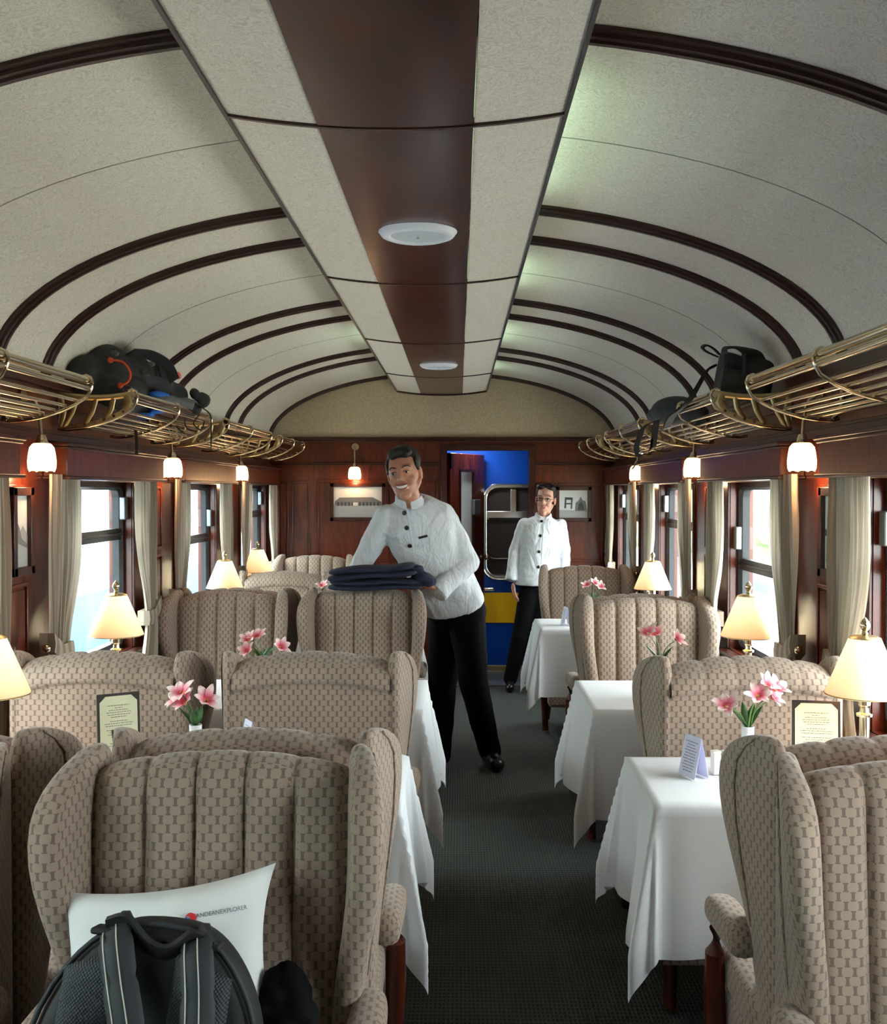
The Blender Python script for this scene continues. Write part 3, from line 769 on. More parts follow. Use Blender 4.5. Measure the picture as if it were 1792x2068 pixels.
table('t', -WX + .05, TL1 + .02, *T2, 5, 'left dining table behind the chairs with flat rear panels', 'white cloth hanging beside the man\'s legs')
table('t', -WX + .05, TL1 - .10, *T3, 6, 'left dining table beyond the blankets', 'white cloth beyond the folded navy blankets')
table('t', -WX + .05, -.72, 6.2 * K, 6.62 * K, 7, 'small dining table before the end wall on the left', 'white cloth under the farthest left lamp', e=.25)

# ------------------------------------------------------------------ table lamps
def make_lamp():
    t = thing('table_lamp', 'x', 'lamp', group='brass table lamps with cream shades')
    ob('base', MB().lathe([(.001, 0), (.062, 0), (.064, .006), (.058, .014), (.045, .018), (.03, .03), (.016, .036), (.001, .037)], seg=32), 'brass', t)
    # fluted stem
    mb = MB(); seg = 28; rings = []
    for z, r0, fl in ((.034, .015, 0), (.045, .019, 0), (.052, .014, 0), (.058, .0125, .12), (.14, .0125, .12), (.146, .0125, 0), (.148, .02, 0), (.154, .021, 0), (.158, .012, 0), (.17, .0105, 0), (.178, .0155, 0), (.20, .0165, 0), (.206, .012, 0), (.23, .006, 0), (.36, .004, 0)):
        rings.append([Vector((r0 * (1 - fl * (j % 2)) * math.cos(2 * math.pi * j / seg), r0 * (1 - fl * (j % 2)) * math.sin(2 * math.pi * j / seg), z)) for j in range(seg)])
    ob('stem', MB().loft(rings), 'brass', t, angle=25)
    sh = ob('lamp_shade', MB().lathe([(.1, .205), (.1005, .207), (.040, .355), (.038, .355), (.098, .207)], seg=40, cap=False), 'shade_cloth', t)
    ob('trim', MB().tube([(.1005 * math.cos(a), .1005 * math.sin(a), .206) for a in [2 * math.pi * i / 40 for i in range(40)]], .0018, 6, closed=True), 'old_brass', sh)
    ob('shade_cap', MB().lathe([(.001, .362), (.03, .36), (.041, .355), (.041, .352)], seg=24), 'old_brass', t)
    ob('finial', MB().lathe([(.004, .36), (.009, .366), (.005, .371), (.012, .381), (.0135, .389), (.010, .398), (.003, .407), (.001, .409)], seg=14), 'brass', t)
    l = bpy.data.lights.new('lamp_bulb', 'POINT'); l.energy = 1.15; l.color = (1.0, .68, .38); l.shadow_soft_size = .03
    o = bpy.data.objects.new('lamp_bulb', l); C.objects.link(o); o.parent = t; o.location = (0, 0, .27)
    return t
lamp0 = None
ZT = .7565
for (px, Y, lab) in ((1745, 2.55 * K, 'brass table lamp with glowing cream shade at the right picture edge'), (1511, 3.56 * K, 'brass table lamp in front of the nearest right window, glowing cream shade'),
                (1318, 5.27 * K, 'smallest brass table lamp on the right, beside the farthest right flowers'), (-28, 2.52 * K, 'table lamp cut by the left picture edge, shade corner showing'),
                (230, 3.56 * K, 'bright brass table lamp before the large left window'), (452, 5.3 * K, 'washed out table lamp before the second left window'), (519, 6.33 * K, 'farthest left table lamp, nearly white against the curtain')):
    x = CX + (px - 926) * Y / F
    if lamp0 is None: lamp0 = make_lamp(); lamp0.location = (x, Y, ZT); lamp0['label'] = lab
    else: copy_tree(lamp0, (x, Y, ZT), None, lab)

# ------------------------------------------------------------------ wall sconces
def make_sconce():
    t = thing('wall_lamp', 'x', 'wall lamp', group='tulip glass wall lamps under the racks')
    # origin = centre of the glass; local +x points to the wall
    ob('stem', MB().tube([(.062, 0, .20), (.045, 0, .195), (.022, 0, .185), (.012, 0, .165), (.004, 0, .11), (0, 0, .055)], .006, 10), 'brass', t)
    ob('wall_plate', MB().tube([(.058, 0, .20), (.069, 0, .20)], .028, 20), 'brass', t)
    ob('gallery', MB().lathe([(.001, .075), (.012, .072), (.016, .062), (.02, .05), (.026, .044), (.02, .040)], seg=20), 'brass', t)
    prof = [(.018, .046), (.03, .042), (.040, .030), (.044, .010), (.047, -.015), (.046, -.035), (.041, -.047)]
    mb = MB(); seg = 32; rings = []
    for r, z in prof:
        rings.append([Vector((r * (1 + .05 * math.cos(8 * a)) * math.cos(a), r * (1 + .05 * math.cos(8 * a)) * math.sin(a), z - (.004 * math.cos(8 * a) if z < -.03 else 0))) for a in [2 * math.pi * j / seg for j in range(seg)]])
    for r, z in reversed(prof[1:]):
        rings.append([Vector(((r - .003) * math.cos(a), (r - .003) * math.sin(a), z)) for a in [2 * math.pi * j / seg for j in range(seg)]])
    ob('glass_shade', MB().loft(rings, cap=False), 'sconce_glass', t)
    l = bpy.data.lights.new('sconce_bulb', 'POINT'); l.energy = 1.3; l.color = (1.0, .58, .28); l.shadow_soft_size = .03
    o = bpy.data.objects.new('sconce_bulb', l); C.objects.link(o); o.parent = t; o.location = (0, 0, -.065)
    return t
ZS = 1.612
names = {3: 'first', 4: 'first', 5: 'second', 6: 'third'}
sc0 = None
side = {-1: 'left', 1: 'right'}
for sx in (-1, 1):
    for k in (2, 4, 5, 6) if False else (3, 4, 5, 6):
        ly = lampY[k]
        if ly < 1.5: continue
        lab = {4: 'lit tulip glass wall lamp nearest the camera on the %s wall', 5: 'lit tulip glass wall lamp second from the camera on the %s wall', 6: 'farthest lit tulip glass wall lamp on the %s wall', 3: 'lit tulip glass wall lamp on the %s wall beside the camera, out of view'}[k] % side[sx]
        loc = (sx * (WX - .07), ly, ZS)
        if sc0 is None: sc0 = make_sconce(); sc0.location = loc; sc0.rotation_euler = (0, 0, math.pi); sc0['label'] = lab
        else: copy_tree(sc0, loc, 0 if sx > 0 else math.pi, lab)
p = pt(718, 955, YE); s_ = copy_tree(sc0, (p.x, YE - .07, p.z), R(90), 'lit tulip glass wall lamp on the end wall above the left picture', 'tulip glass wall lamps under the racks')
# ------------------------------------------------------------------ curtains
def curtain(sx, y0, y1, pier, lab, lit=0):
    # pier = +1 when the pier is on the larger-y side
    t = thing('curtain', lab, 'curtain', (sx * (WX - .035), (y0 + y1) / 2, 0), group='grey striped curtains beside the windows')
    hw = (y1 - y0) / 2; rnd = random.Random(int(y0 * 100) + sx * 7)
    ph = rnd.uniform(0, 6)
    def fn(a, b):
        z = 1.555 - b * 1.15
        k = math.exp(-((z - .93) / .22) ** 2)
        wdt = 1 - .42 * k + .10 * math.sin(math.pi * min(1, max(0, (1.5 - z) / .5))) * (1 - k)
        sh = pier * hw * .42 * k
        y = (2 * a - 1) * hw * wdt + sh
        f = .014 * math.sin(2 * math.pi * a * 4.5 + ph + .7 * math.sin(3 * z)) + .007 * math.sin(2 * math.pi * a * 11 + 2 * z)
        return Vector((-sx * .02 - sx * abs(f) * 1.0 + (-sx) * .004, y, z))
    NU, NV = 72, 30
    mb = MB().grid(fn, NU, NV)
    uv = [((i / NU) * hw * 3.0, 1.0 - j / NV) for i in range(NU + 1) for j in range(NV + 1)]
    ob('curtain_panel', mb, 'curtain_cloth', t, uvmode=uv, angle=180)
    # tieback band
    yc = pier * hw * .42; ww = hw * .66
    ob('tieback', MB().loft([[Vector((-sx * dx, y, z + (.05 if y * pier > yc * pier else 0) * abs(y - yc) / ww)) for dx, z in ((.0, .90), (.052, .90), (.056, .93), (.052, .965), (.0, .965))] for y in [yc - ww + 2 * ww * q / 6 for q in range(7)]]), 'curtain_cloth', t, uvmode='box')
    ob('tieback_knob', MB().ell((-sx * .03, yc + pier * (ww + .012), .965), (.014, .014, .014)), 'brass', t)
cn = {4: ('near', 'nearest'), 5: ('near', 'second'), 6: ('near', 'farthest')}
for sx in (-1, 1):
    for k in (3, 4, 5, 6):
        ly = lampY[k]; sd = side[sx]
        wnm = {3: 'window beside the camera', 4: 'nearest fully visible window', 5: 'second window', 6: 'window next to the end wall'}[k]
        if k > 3:
            curtain(sx, ly + .06 * K, ly + .31 * K, -1, 'beige tied curtain at the near edge of the %s %s' % (sd, wnm))
        b = min(ly + 1.22 * K, YE - .03)
        curtain(sx, b - .27 * K, b, 1, 'beige tied curtain at the far edge of the %s %s' % (sd, wnm))

# ------------------------------------------------------------------ brass luggage racks
RP = [(1.045, 1.842), (1.040, 1.822), (1.052, 1.800), (1.085, 1.775), (1.125, 1.757), (1.165, 1.744), (1.205, 1.734), (1.245, 1.728), (1.29, 1.724)]
def rpt(u):
    f = u * (len(RP) - 1); i = min(int(f), len(RP) - 2); f -= i
    return RP[i][0] * (1 - f) + RP[i + 1][0] * f, RP[i][1] * (1 - f) + RP[i + 1][1] * f
def rack(sx, y0, y1, lab, nmid=2):
    yc = (y0 + y1) / 2; h = (y1 - y0) / 2
    t = thing('luggage_rack', lab, 'luggage rack', (0, yc, 0), group='brass luggage racks above the windows')
    rw = random.Random(3)
    ob('front_rail', MB().tube([(sx * 1.045, -h, 1.846), (sx * 1.045, h, 1.846)], .0125, 14), 'brass', t)
    ob('lower_rail', MB().tube([(sx * 1.040, -h, 1.820), (sx * 1.040, h, 1.820)], .0085, 12), 'brass', t)
    for u in (.36, .47, .58, .69, .80, .91):
        x, z = rpt(u); ob('slat', MB().tube([(sx * x, -h, z + .006), (sx * x, h, z + .006)], .0055, 10), 'brass', t)
    for j in range(nmid + 2):
        y = -h + 2 * h * j / (nmid + 1)
        pts = [(sx * 1.062, y, 1.857), (sx * 1.048, y, 1.862), (sx * 1.034, y, 1.855), (sx * 1.028, y, 1.838)] + [(sx * (x - .006 if i < 3 else x), y, z - .006) for i, (x, z) in enumerate(RP)][1:] + [(sx * 1.318, y, 1.724)]
        ob('bracket', MB().tube(pts, .0055, 8), 'brass', t)
    # fretted end plate
    y = -h + .004
    pl = MB()
    lower = [(x + .01, z - .002) for x, z in RP] + [(1.318, 1.724)]
    upper = [(1.05, 1.848), (1.075, 1.842), (1.12, 1.836), (1.17, 1.833), (1.22, 1.834), (1.27, 1.838), (1.318, 1.846)]
    pl.tube([(sx * x, y, z) for x, z in lower], .011, 8, flat=.35, up=(0, 1, 0))
    pl.tube([(sx * x, y, z) for x, z in upper], .011, 8, flat=.35, up=(0, 1, 0))
    for (xa, za, xb, zb, r) in ((1.07, 1.845, 1.075, 1.79, .016), (1.118, 1.836, 1.15, 1.752, .010), (1.18, 1.834, 1.225, 1.733, .010), (1.25, 1.836, 1.30, 1.726, .010), (1.31, 1.84, 1.31, 1.726, .010)):
        pl.tube([(sx * xa, y, za), (sx * (xa * .4 + xb * .6 - .012), y, (za + zb) / 2), (sx * xb, y, zb)], r, 8, flat=.35, up=(0, 1, 0))
    ob('end_plate', pl, 'old_brass', t)
    # wall brackets
    for y in (-h + .02, h - .02):
        ob('wall_bracket', MB().tube([(sx * 1.29, y, 1.726), (sx * 1.318, y, 1.74), (sx * 1.322, y, 1.83)], .009, 8), 'brass', t)
for sx in (-1, 1):
    for (k, a, b, lab) in ((0, .25, 1.52, '%s brass luggage rack beside the camera'), (1, 1.90, 3.04, 'nearest brass luggage rack in view on the %s, empty'), (2, 3.47, 4.52, 'brass luggage rack on the %s carrying the luggage'), (3, 4.86, 5.98, 'empty brass luggage rack second from the end wall, %s side'), (4, 6.34, 7.25, 'brass luggage rack meeting the end wall on the %s side')):
        if k == 0: continue
        rack(sx, a * K, b * K, lab % side[sx], 1)

# ------------------------------------------------------------------ luggage on the racks
def sdf_obj(name, mb, mt, parent, voxel, smooth=4, disp=0, dscale=.1, uvmode=None, loc=None):
    me = mk_mesh(name, mb, mt, False)
    o = bpy.data.objects.new(name + '_tmp', me); C.objects.link(o)
    r = o.modifiers.new('r', 'REMESH'); r.mode = 'VOXEL'; r.voxel_size = voxel; r.use_smooth_shade = True
    if smooth: q = o.modifiers.new('s', 'SMOOTH'); q.factor = .5; q.iterations = smooth
    if disp:
        tx = bpy.data.textures.new(name, 'CLOUDS'); tx.noise_scale = dscale
        q = o.modifiers.new('d', 'DISPLACE'); q.texture = tx; q.strength = disp; q.mid_level = .5; q.texture_coords = 'GLOBAL'
    dg = bpy.context.evaluated_depsgraph_get(); dg.update()
    m2 = bpy.data.meshes.new_from_object(o.evaluated_get(dg)); m2.name = name
    bpy.data.objects.remove(o, do_unlink=True)
    if not m2.materials: m2.materials.append(MATS[mt])
    m2.polygons.foreach_set('use_smooth', [True] * len(m2.polygons))
    n = bpy.data.objects.new(name, m2); C.objects.link(n)
    if parent: n.parent = parent
    if loc is not None: n.location = loc
    return n
def smooth_path(P_, n=5):
    P_ = [Vector(p) for p in P_]; out = []
    for i in range(len(P_) - 1):
        a, b, c, d = P_[max(i - 1, 0)], P_[i], P_[i + 1], P_[min(i + 2, len(P_) - 1)]
        for k in range(n):
            t = k / n; out.append(.5 * ((2 * b) + (c - a) * t + (2 * a - 5 * b + 4 * c - d) * t * t + (3 * b - a - 3 * c + d) * t ** 3))
    return out + [P_[-1]]
def band(mb, path, wv, th=.004):
    n0 = len(path); path = smooth_path(path)
    if isinstance(wv, list): wv = smooth_path(wv)
    # flat strap along path; wv = width vectors (one or list)
    rings = []
    for i, p in enumerate(path):
        p = Vector(p); w = Vector(wv[i] if isinstance(wv, list) else wv)
        a = Vector(path[min(i + 1, len(path) - 1)]) - Vector(path[max(i - 1, 0)])
        n = a.cross(w).normalized() * th
        rings.append([p - w - n, p + w - n, p + w + n, p - w + n])
    mb.loft(rings); return mb
# left: black rucksack lying on the rack
Yb = 3.62 * K
bc = Vector((-1.14, 3.78 * K, 1.86))
t = thing('rucksack', 'black rucksack with orange bungee cord lying on the left luggage rack', 'backpack', bc)
def q(px, py, Y): return pt(px, py, Y) - bc
mb = MB()
mb.ell(q(175, 762, 3.66 * K), (.085, .15, .085)); mb.ell(q(215, 745, 3.80 * K), (.09, .18, .10)); mb.ell(q(265, 760, 3.95 * K), (.09, .18, .095))
mb.ell(q(310, 770, 4.1 * K), (.075, .16, .085)); mb.ell(q(350, 797, 4.25 * K), (.06, .12, .055)); mb.ell(q(240, 790, 3.8 * K), (.10, .25, .07))
def rbox(mb, c, h_, Mx=None, e=.45, n=16):
    sg = lambda q, p: math.copysign(abs(q) ** p, q)
    def g(a, b):
        u = 2 * math.pi * a; v = -math.pi / 2 + math.pi * b
        p = Vector((h_[0] * sg(math.cos(v), e) * sg(math.cos(u), e), h_[1] * sg(math.cos(v), e) * sg(math.sin(u), e), h_[2] * sg(math.sin(v), e)))
        return Vector(c) + (Mx @ p if Mx else p)
    mb.grid(g, n * 2, n)
rbox(mb, q(232, 765, 3.84 * K), (.098, .26, .098), Euler((R(6), 0, R(-4))).to_matrix(), .7)
sdf_obj('body', mb, 'bag_black', t, .012, 6)
for (a, b, Y_) in ((200, 700, 3.74), (285, 712, 3.98)):
    m2 = MB(); band(m2, [q(a - 22, b + 26, Y_ * K), q(a, b + 4, Y_ * K), q(a + 30, b + 10, Y_ * K), q(a + 42, b + 50, Y_ * K)], Vector((.004, .012, 0)), .003); ob('compression_strap', m2, 'bag_strap', t)
mb = MB(); mb.tube(smooth_path([q(222, 727, 3.60 * K), q(247, 731, 3.59 * K), q(262, 752, 3.58 * K), q(258, 770, 3.59 * K), q(242, 778, 3.60 * K)]), .0042, 8)
ob('bungee_cord', mb, 'orange', t)
for a, b in ((231, 713), (259, 786)):
    ob('cord_tab', MB().ell(q(a, b, 3.63 * K), (.017, .01, .012)), 'bag_grey', t)
for a, b in ((222, 727), (242, 778)):
    ob('cord_knot', MB().ell(q(a, b, 3.61 * K), (.011, .01, .011)), 'orange', t)
mb = MB(); band(mb, [q(262, 712, 3.8 * K), q(300, 716, 3.88 * K), q(335, 736, 3.96 * K), q(352, 768, 4.0 * K)], Vector((.02, 0, .012)), .005)
ob('shoulder_strap', mb, 'bag_black', t)
for a, b, c_ in ((305, 735, .016), (297, 757, .010), (287, 750, .007)):
    ob('reflective_patch', MB().ell(q(a, b, 3.86 * K), (c_, .006, c_ * .6)), 'grey_cloth', t)
ob('pocket', MB().ell(q(358, 758, 4.05 * K), (.012, .04, .016)), 'orange', t)
bc2 = Vector((-1.16, 4.1 * K, 1.80))
def q2(px, py, Y): return pt(px, py, Y) - bc2
t = thing('grey_blue_bag', 'grey and blue bag squeezed under the rucksack on the left rack', 'bag', bc2)
mb = MB(); mb.ell(q2(330, 815, 4.05 * K), (.08, .2, .04)); mb.ell(q2(285, 822, 3.9 * K), (.07, .12, .035)); mb.ell(q2(375, 822, 4.25 * K), (.055, .14, .04))
sdf_obj('body', mb, 'grey_cloth', t, .012, 3, .02, .05)
mb = MB(); mb.ell(q2(320, 800, 3.97 * K), (.045, .1, .022)); mb.ell(q2(292, 840, 3.82 * K), (.03, .08, .014)); mb.ell(q2(318, 828, 3.86 * K), (.03, .05, .014))
sdf_obj('blue_lining', mb, 'blue_cloth', t, .008, 2)
t = thing('camera_bag', 'small black pouch with dangling cords at the end of the left rucksack', 'bag', pt(395, 815, 4.3 * K))
b0 = pt(395, 815, 4.3 * K)
def q3(px, py, Y): return pt(px, py, Y) - b0
mb = MB(); mb.ell(q3(408, 808, 4.36 * K), (.035, .06, .035)); mb.ell(q3(392, 795, 4.3 * K), (.022, .04, .025)); mb.ell(q3(385, 825, 4.25 * K), (.05, .06, .03))
sdf_obj('body', mb, 'bag_black', t, .008, 2, .012, .03)
for pts in (((400, 820), (412, 826), (424, 838), (426, 865), (425, 905)), ((385, 830), (372, 848), (378, 866), (396, 872)), ((350, 838), (356, 862), (372, 876)), ((402, 838), (390, 855), (405, 868), (412, 850))):
    ob('cord', MB().tube(smooth_path([q3(a, b, 4.22 * K) for a, b in pts]), .003, 6), 'bag_black', t)
mb = MB(); band(mb, [pt(272, 868, 3.75 * K) - b0, pt(274, 890, 3.75 * K) - b0, pt(273, 918, 3.75 * K) - b0], Vector((.006, 0, 0)), .002)
ob('hanging_strap', mb, 'bag_black', t)
# right: black rucksack standing, round bag behind
b1 = Vector((1.13, 3.75 * K, 1.80))
def q4(px, py, Y): return pt(px, py, Y) - b1
t = thing('rucksack', 'small black backpack standing upright on the right luggage rack', 'backpack', b1)
mb = MB()
tiltm = Euler((R(8), R(8), R(12))).to_matrix()
rbox(mb, q4(1490, 757, 3.60 * K), (.082, .055, .100), tiltm, .5); rbox(mb, q4(1520, 770, 3.57 * K), (.058, .060, .082), tiltm, .5)
sdf_obj('body', mb, 'bag_black', t, .009, 3)
mb = MB(); rbox(mb, q4(1480, 778, 3.535 * K), (.060, .022, .055), tiltm, .4); ob('front_pocket', mb, 'bag_strap', t, angle=180)
mb = MB(); rbox(mb, q4(1492, 716, 3.58 * K), (.066, .048, .022), tiltm, .5); ob('top_flap', mb, 'bag_black', t, angle=180)
mb = MB(); band(mb, [q4(1446, 722, 3.7 * K), q4(1424, 712, 3.68 * K), q4(1416, 704, 3.68 * K), q4(1424, 699, 3.7 * K), q4(1438, 706, 3.72 * K), q4(1450, 718, 3.74 * K)], Vector((0, .02, .004)), .003)
ob('top_loop', mb, 'bag_black', t)
mb = MB(); band(mb, [q4(1466, 710, 3.52 * K), q4(1480, 711, 3.515 * K), q4(1494, 718, 3.515 * K)], [Vector((0, 0, .004)), Vector((0, 0, .008)), Vector((0, 0, .004))], .003); ob('reflective_patch', mb, 'photo_paper', t)
for a in (1462, 1500):
    mb = MB(); band(mb, [q4(a, 718, 3.53 * K), q4(a, 740, 3.50 * K), q4(a - 2, 760, 3.50 * K)], Vector((.006, 0, 0)), .003); ob('compression_strap', mb, 'bag_strap', t)
mb = MB(); band(mb, [q4(1442, 740, 3.66 * K), q4(1425, 750, 3.64 * K), q4(1408, 780, 3.62 * K), q4(1385, 815, 3.62 * K), q4(1358, 838, 3.65 * K), q4(1345, 862, 3.7 * K)], [Vector((.006, 0, .004)), Vector((.008, 0, .006)), Vector((.014, 0, .008)), Vector((.02, 0, .012)), Vector((.018, 0, .008)), Vector((.014, 0, .004))], .004)
ob('shoulder_strap', mb, 'bag_black', t)
b2 = Vector((1.10, 4.2 * K, 1.80))
def q5(px, py, Y): return pt(px, py, Y) - b2
t = thing('shoulder_bag', 'rounded dark grey bag lying beyond the right backpack, straps hanging over the rail', 'bag', b2)
mb = MB(); mb.ell(q5(1362, 830, 4.15 * K), (.105, .15, .062)); mb.ell(q5(1335, 838, 4.25 * K), (.06, .14, .045)); mb.ell(q5(1400, 838, 4.05 * K), (.06, .10, .05))
sdf_obj('body', mb, 'bag_strap', t, .010, 3)
for pts, wd in ((((1330, 848), (1300, 862), (1290, 885), (1284, 905), (1290, 922)), .012), (((1325, 850), (1322, 870), (1320, 888), (1318, 904)), .013), (((1286, 915), (1300, 918), (1312, 908), (1316, 885)), .005), (((1298, 918), (1285, 935), (1276, 948)), .005)):
    mb = MB(); band(mb, [q5(a, b, 4.05 * K) for a, b in pts], Vector((wd, 0, .003)), .003); ob('strap', mb, 'bag_black', t)
ob('buckle', MB().ell(q5(1294, 915, 4.03 * K), (.010, .004, .006)), 'chrome', t)
# ------------------------------------------------------------------ things on the tables
def flowers(px, py0, py1, Y, heads, lab, zb=ZT, label_v=None, hv=.125, rv=.016):
    # white vase standing on the cloth at pixel column px; heads = [(px, py, dy)]
    x = CX + (px - 926) * Y / F
    v = ob('vase', MB().lathe([(.001, 0), (rv * 1.05, 0), (rv * 1.15, .01), (rv * .95, hv * .55), (rv * 1.05, hv), (rv * .85, hv), (rv * .7, hv * .5), (.001, hv * .3)], seg=24), 'ceramic', loc=(x, Y, zb), angle=60)
    tag(v, label_v, 'vase', 'small white porcelain vases')
    c = Vector((x, Y, zb + hv))
    t = thing('flower_bunch', lab, 'flowers', c, group='pink and white lilies in vases')
    rnd = random.Random(int(px))
    for (hx, hy, dY) in heads:
        p = pt(hx, hy, Y + dY) - c; s0 = Vector((rnd.uniform(-.006, .006), rnd.uniform(-.006, .006), -.05))
        ob('stem', MB().tube(smooth_path([s0, Vector((p.x * .25, p.y * .25, p.z * .45)), p * .97]), .0016, 6), 'stem', t)
        # six petals opening outward and to the viewer
        mb = MB(); uv = []
        ax = (p.normalized() + Vector((rnd.uniform(-.3, .3), -.75, .15))).normalized()
        q_ = ax.to_track_quat('Z', 'Y').to_matrix()
        for k in range(6):
            a0 = k * math.pi / 3 + rnd.uniform(-.2, .2); L = (.043 if k % 2 else .037) * rnd.uniform(.9, 1.15); wd = .011 if k % 2 else .014
            op = rnd.uniform(.75, 1.15)
            n0 = len(mb.v)
            def pf(a, b):
                r = L * a; w_ = wd * math.sin(math.pi * min(1, a * .9 + .08)) ** .7 * (2 * b - 1)
                h_ = L * .75 * a * (1 - .35 * a * op); rad = .003 + r * .85 * op * a ** .4
                return q_ @ Vector((math.cos(a0) * rad - math.sin(a0) * w_, math.sin(a0) * rad + math.cos(a0) * w_, h_ + abs(2 * b - 1) * .003)) + p
            mb.grid(pf, 6, 4); uv += [(i / 6, j / 4) for i in range(7) for j in range(5)]
        ob('flower', mb, 'petal', t, uvmode=uv, solid=.0006, angle=180)
    for k in range(5):
        a0 = rnd.uniform(0, 6.28); L = rnd.uniform(.05, .075); d = Vector((math.cos(a0) * .5, math.sin(a0) * .5, .9)).normalized(); sd = Vector((-math.sin(a0), math.cos(a0), 0))
        def lf(a, b): return d * L * a + Vector((0, 0, -.008)) + Vector((math.cos(a0), math.sin(a0), 0)) * .02 * a * a + sd * .011 * math.sin(math.pi * min(1, a * .92 + .06)) * (2 * b - 1)
        ob('leaf', MB().grid(lf, 6, 2), 'leaf', t, solid=.0006, angle=180)
YT1, YT2, YT3 = 2.54 * K, 3.52 * K, 5.4 * K
flowers(1511, 0, 0, 2.53 * K, [(1545, 1385, 0), (1530, 1408, -.02), (1556, 1412, .01), (1470, 1428, 0), (1565, 1395, .02)], 'pink and white lilies in the vase beside the right standing menu', label_v='white vase beside the right menu, nearest camera on the right')
flowers(1334, 0, 0, 3.5 * K, [(1310, 1280, 0), (1324, 1283, .01), (1364, 1293, 0)], 'two pink and white lilies above the middle right chair back', label_v='white vase hidden behind the middle right chair back')
flowers(1196, 0, 0, 5.35 * K, [(1186, 1184, 0), (1200, 1180, .01), (1212, 1187, 0)], 'coral lilies before the farthest right chair', label_v='farthest white vase on the right')
flowers(391, 0, 0, 2.53 * K, [(364, 1405, 0), (372, 1425, 0), (413, 1420, -.01), (358, 1420, .02)], 'pale pink lilies in the vase beside the left bright menu', label_v='narrow white vase beside the left bright menu')
flowers(528, 0, 0, 3.5 * K, [(502, 1296, 0), (500, 1318, -.01), (562, 1310, 0), (520, 1290, .02)], 'pink and yellow lilies between the two middle left chairs', label_v='white vase hidden behind the left chairs with flat rear panels')
flowers(664, 0, 0, 5.3 * K, [(652, 1186, 0), (672, 1180, 0)], 'small pink lilies at the left end of the folded blankets', label_v='white vase beyond the folded blankets')

def txt(name, body, size, mt, parent, M, extrude=.0002, align='CENTER'):
    cu = bpy.data.curves.new(name, 'FONT'); cu.body = body; cu.size = size; cu.extrude = extrude; cu.align_x = align; cu.align_y = 'CENTER'
    tmp = bpy.data.objects.new(name, cu); C.objects.link(tmp)
    dg = bpy.context.evaluated_depsgraph_get(); dg.update()
    me = bpy.data.meshes.new_from_object(tmp.evaluated_get(dg)); bpy.data.objects.remove(tmp, do_unlink=True)
    me.materials.clear(); me.materials.append(MATS[mt])
    o = bpy.data.objects.new(name, me); C.objects.link(o); o.parent = parent; o.matrix_local = M
    return o
# folded menu holders
def menu(c, w_, h_, rz, tilt, lab, lines=True):
    t = thing('menu_holder', lab, 'menu', c, rz, 'standing menus in dark leatherette holders')
    t.rotation_euler = (tilt, 0, rz)
    ob('cover', MB().box(-w_ / 2, w_ / 2, 0, .006, 0, h_), 'leatherette', t, bevel=.001)
    ob('back_cover', MB().box(-w_ / 2, w_ / 2, 0, .005, 0, h_ * .99, Matrix.Translation((0, .008, 0)) @ Matrix.Rotation(-tilt * 2 - .1, 4, 'X')), 'leatherette', t)
    m_, k = .007, .016
    a, b, d, e = -w_ / 2 + m_, w_ / 2 - m_, m_, h_ - m_
    poly = [(a, d + k), (a + k, d), (b - k, d), (b, d + k), (b, e - k), (b - k, e), (a + k, e), (a, e - k)]
    pg = ob('menu_page', MB().loft([[Vector((x, y, z)) for x, z in poly] for y in (-.001, .001)]), 'menu_paper', t, smooth=False)
    mb = MB(); rnd = random.Random(5); z = e - .020
    rows = [.7, .25, .62, .78, .72, .5, 0, .55, .9, .85, 0, .8, .6, .72, .5, 0, .35, .6, .7, .4, 0, .8, .55, .3, 0, .7, .5, .6]
    for i, r in enumerate(rows):
        z -= .0062 if r else .005
        if z < d + .008: break
        if r:
            L = r * (b - a) * .42; x = -L
            while x < L:                                   # words too small to read
                wl = rnd.uniform(.003, .008); mb.box(x, min(x + wl, L), -.0016, -.0009, z, z + .0013); x += wl + .0018
    o = ob('print', mb, 'ink_brown', pg); o['kind'] = 'stuff'
    return t
p0 = ptz(1652, 1600, ZT); Ym = 2.60 * K
wd_ = 100 * Ym / F
menu(Vector((CX + (1650 - 926) * Ym / F, Ym, ZT)), .125, CZ - (1420 - 990) * Ym / F - ZT + .005, R(-9), R(-4), 'open menu with printed cream page standing by the right brass lamp')
menu(Vector((CX + (236 - 926) * Ym / F, Ym, ZT)), .115, CZ - (1408 - 990) * Ym / F - ZT + .005, R(32), R(-4), 'bright white menu in dark holder standing before the left chair back')
# tent cards
def tent(c, w_, h_, rz, lab):
    t = thing('tent_card', lab, 'card', c, rz, 'small folded lilac cards')
    sp = .022
    for s_ in (-1, 1):
        pl = ob('card_leaf', MB().loft([[Vector((x, s_ * sp + d, 0)) if z == 0 else Vector((x, d * .2, h_)) for (x, z) in ((-w_ / 2, 0), (w_ / 2, 0), (w_ / 2, 1), (-w_ / 2, 1))] for d in (-.0006, .0006)]), 'card_lilac', t, smooth=False)
        if s_ < 0:
            mb = MB(); rnd = random.Random(8)
            for i in range(11):
                f = .14 + i * .07; L = w_ * rnd.uniform(.22, .38); x = -L
                while x < L:
                    wl = rnd.uniform(.002, .006); y = -sp * (1 - f) - .0012
                    mb.add([(x, y, h_ * f), (min(x + wl, L), y, h_ * f), (min(x + wl, L), y + sp * .02, h_ * (f + .02)), (x, y + sp * .02, h_ * (f + .02))], [(0, 1, 2, 3)]); x += wl + .0015
            o = ob('print', mb, 'ink', pl); o['kind'] = 'stuff'
tent(ptz(1402, 1568, ZT), .070, .105, R(-66), 'folded lilac card standing on the right cloth nearest the camera')
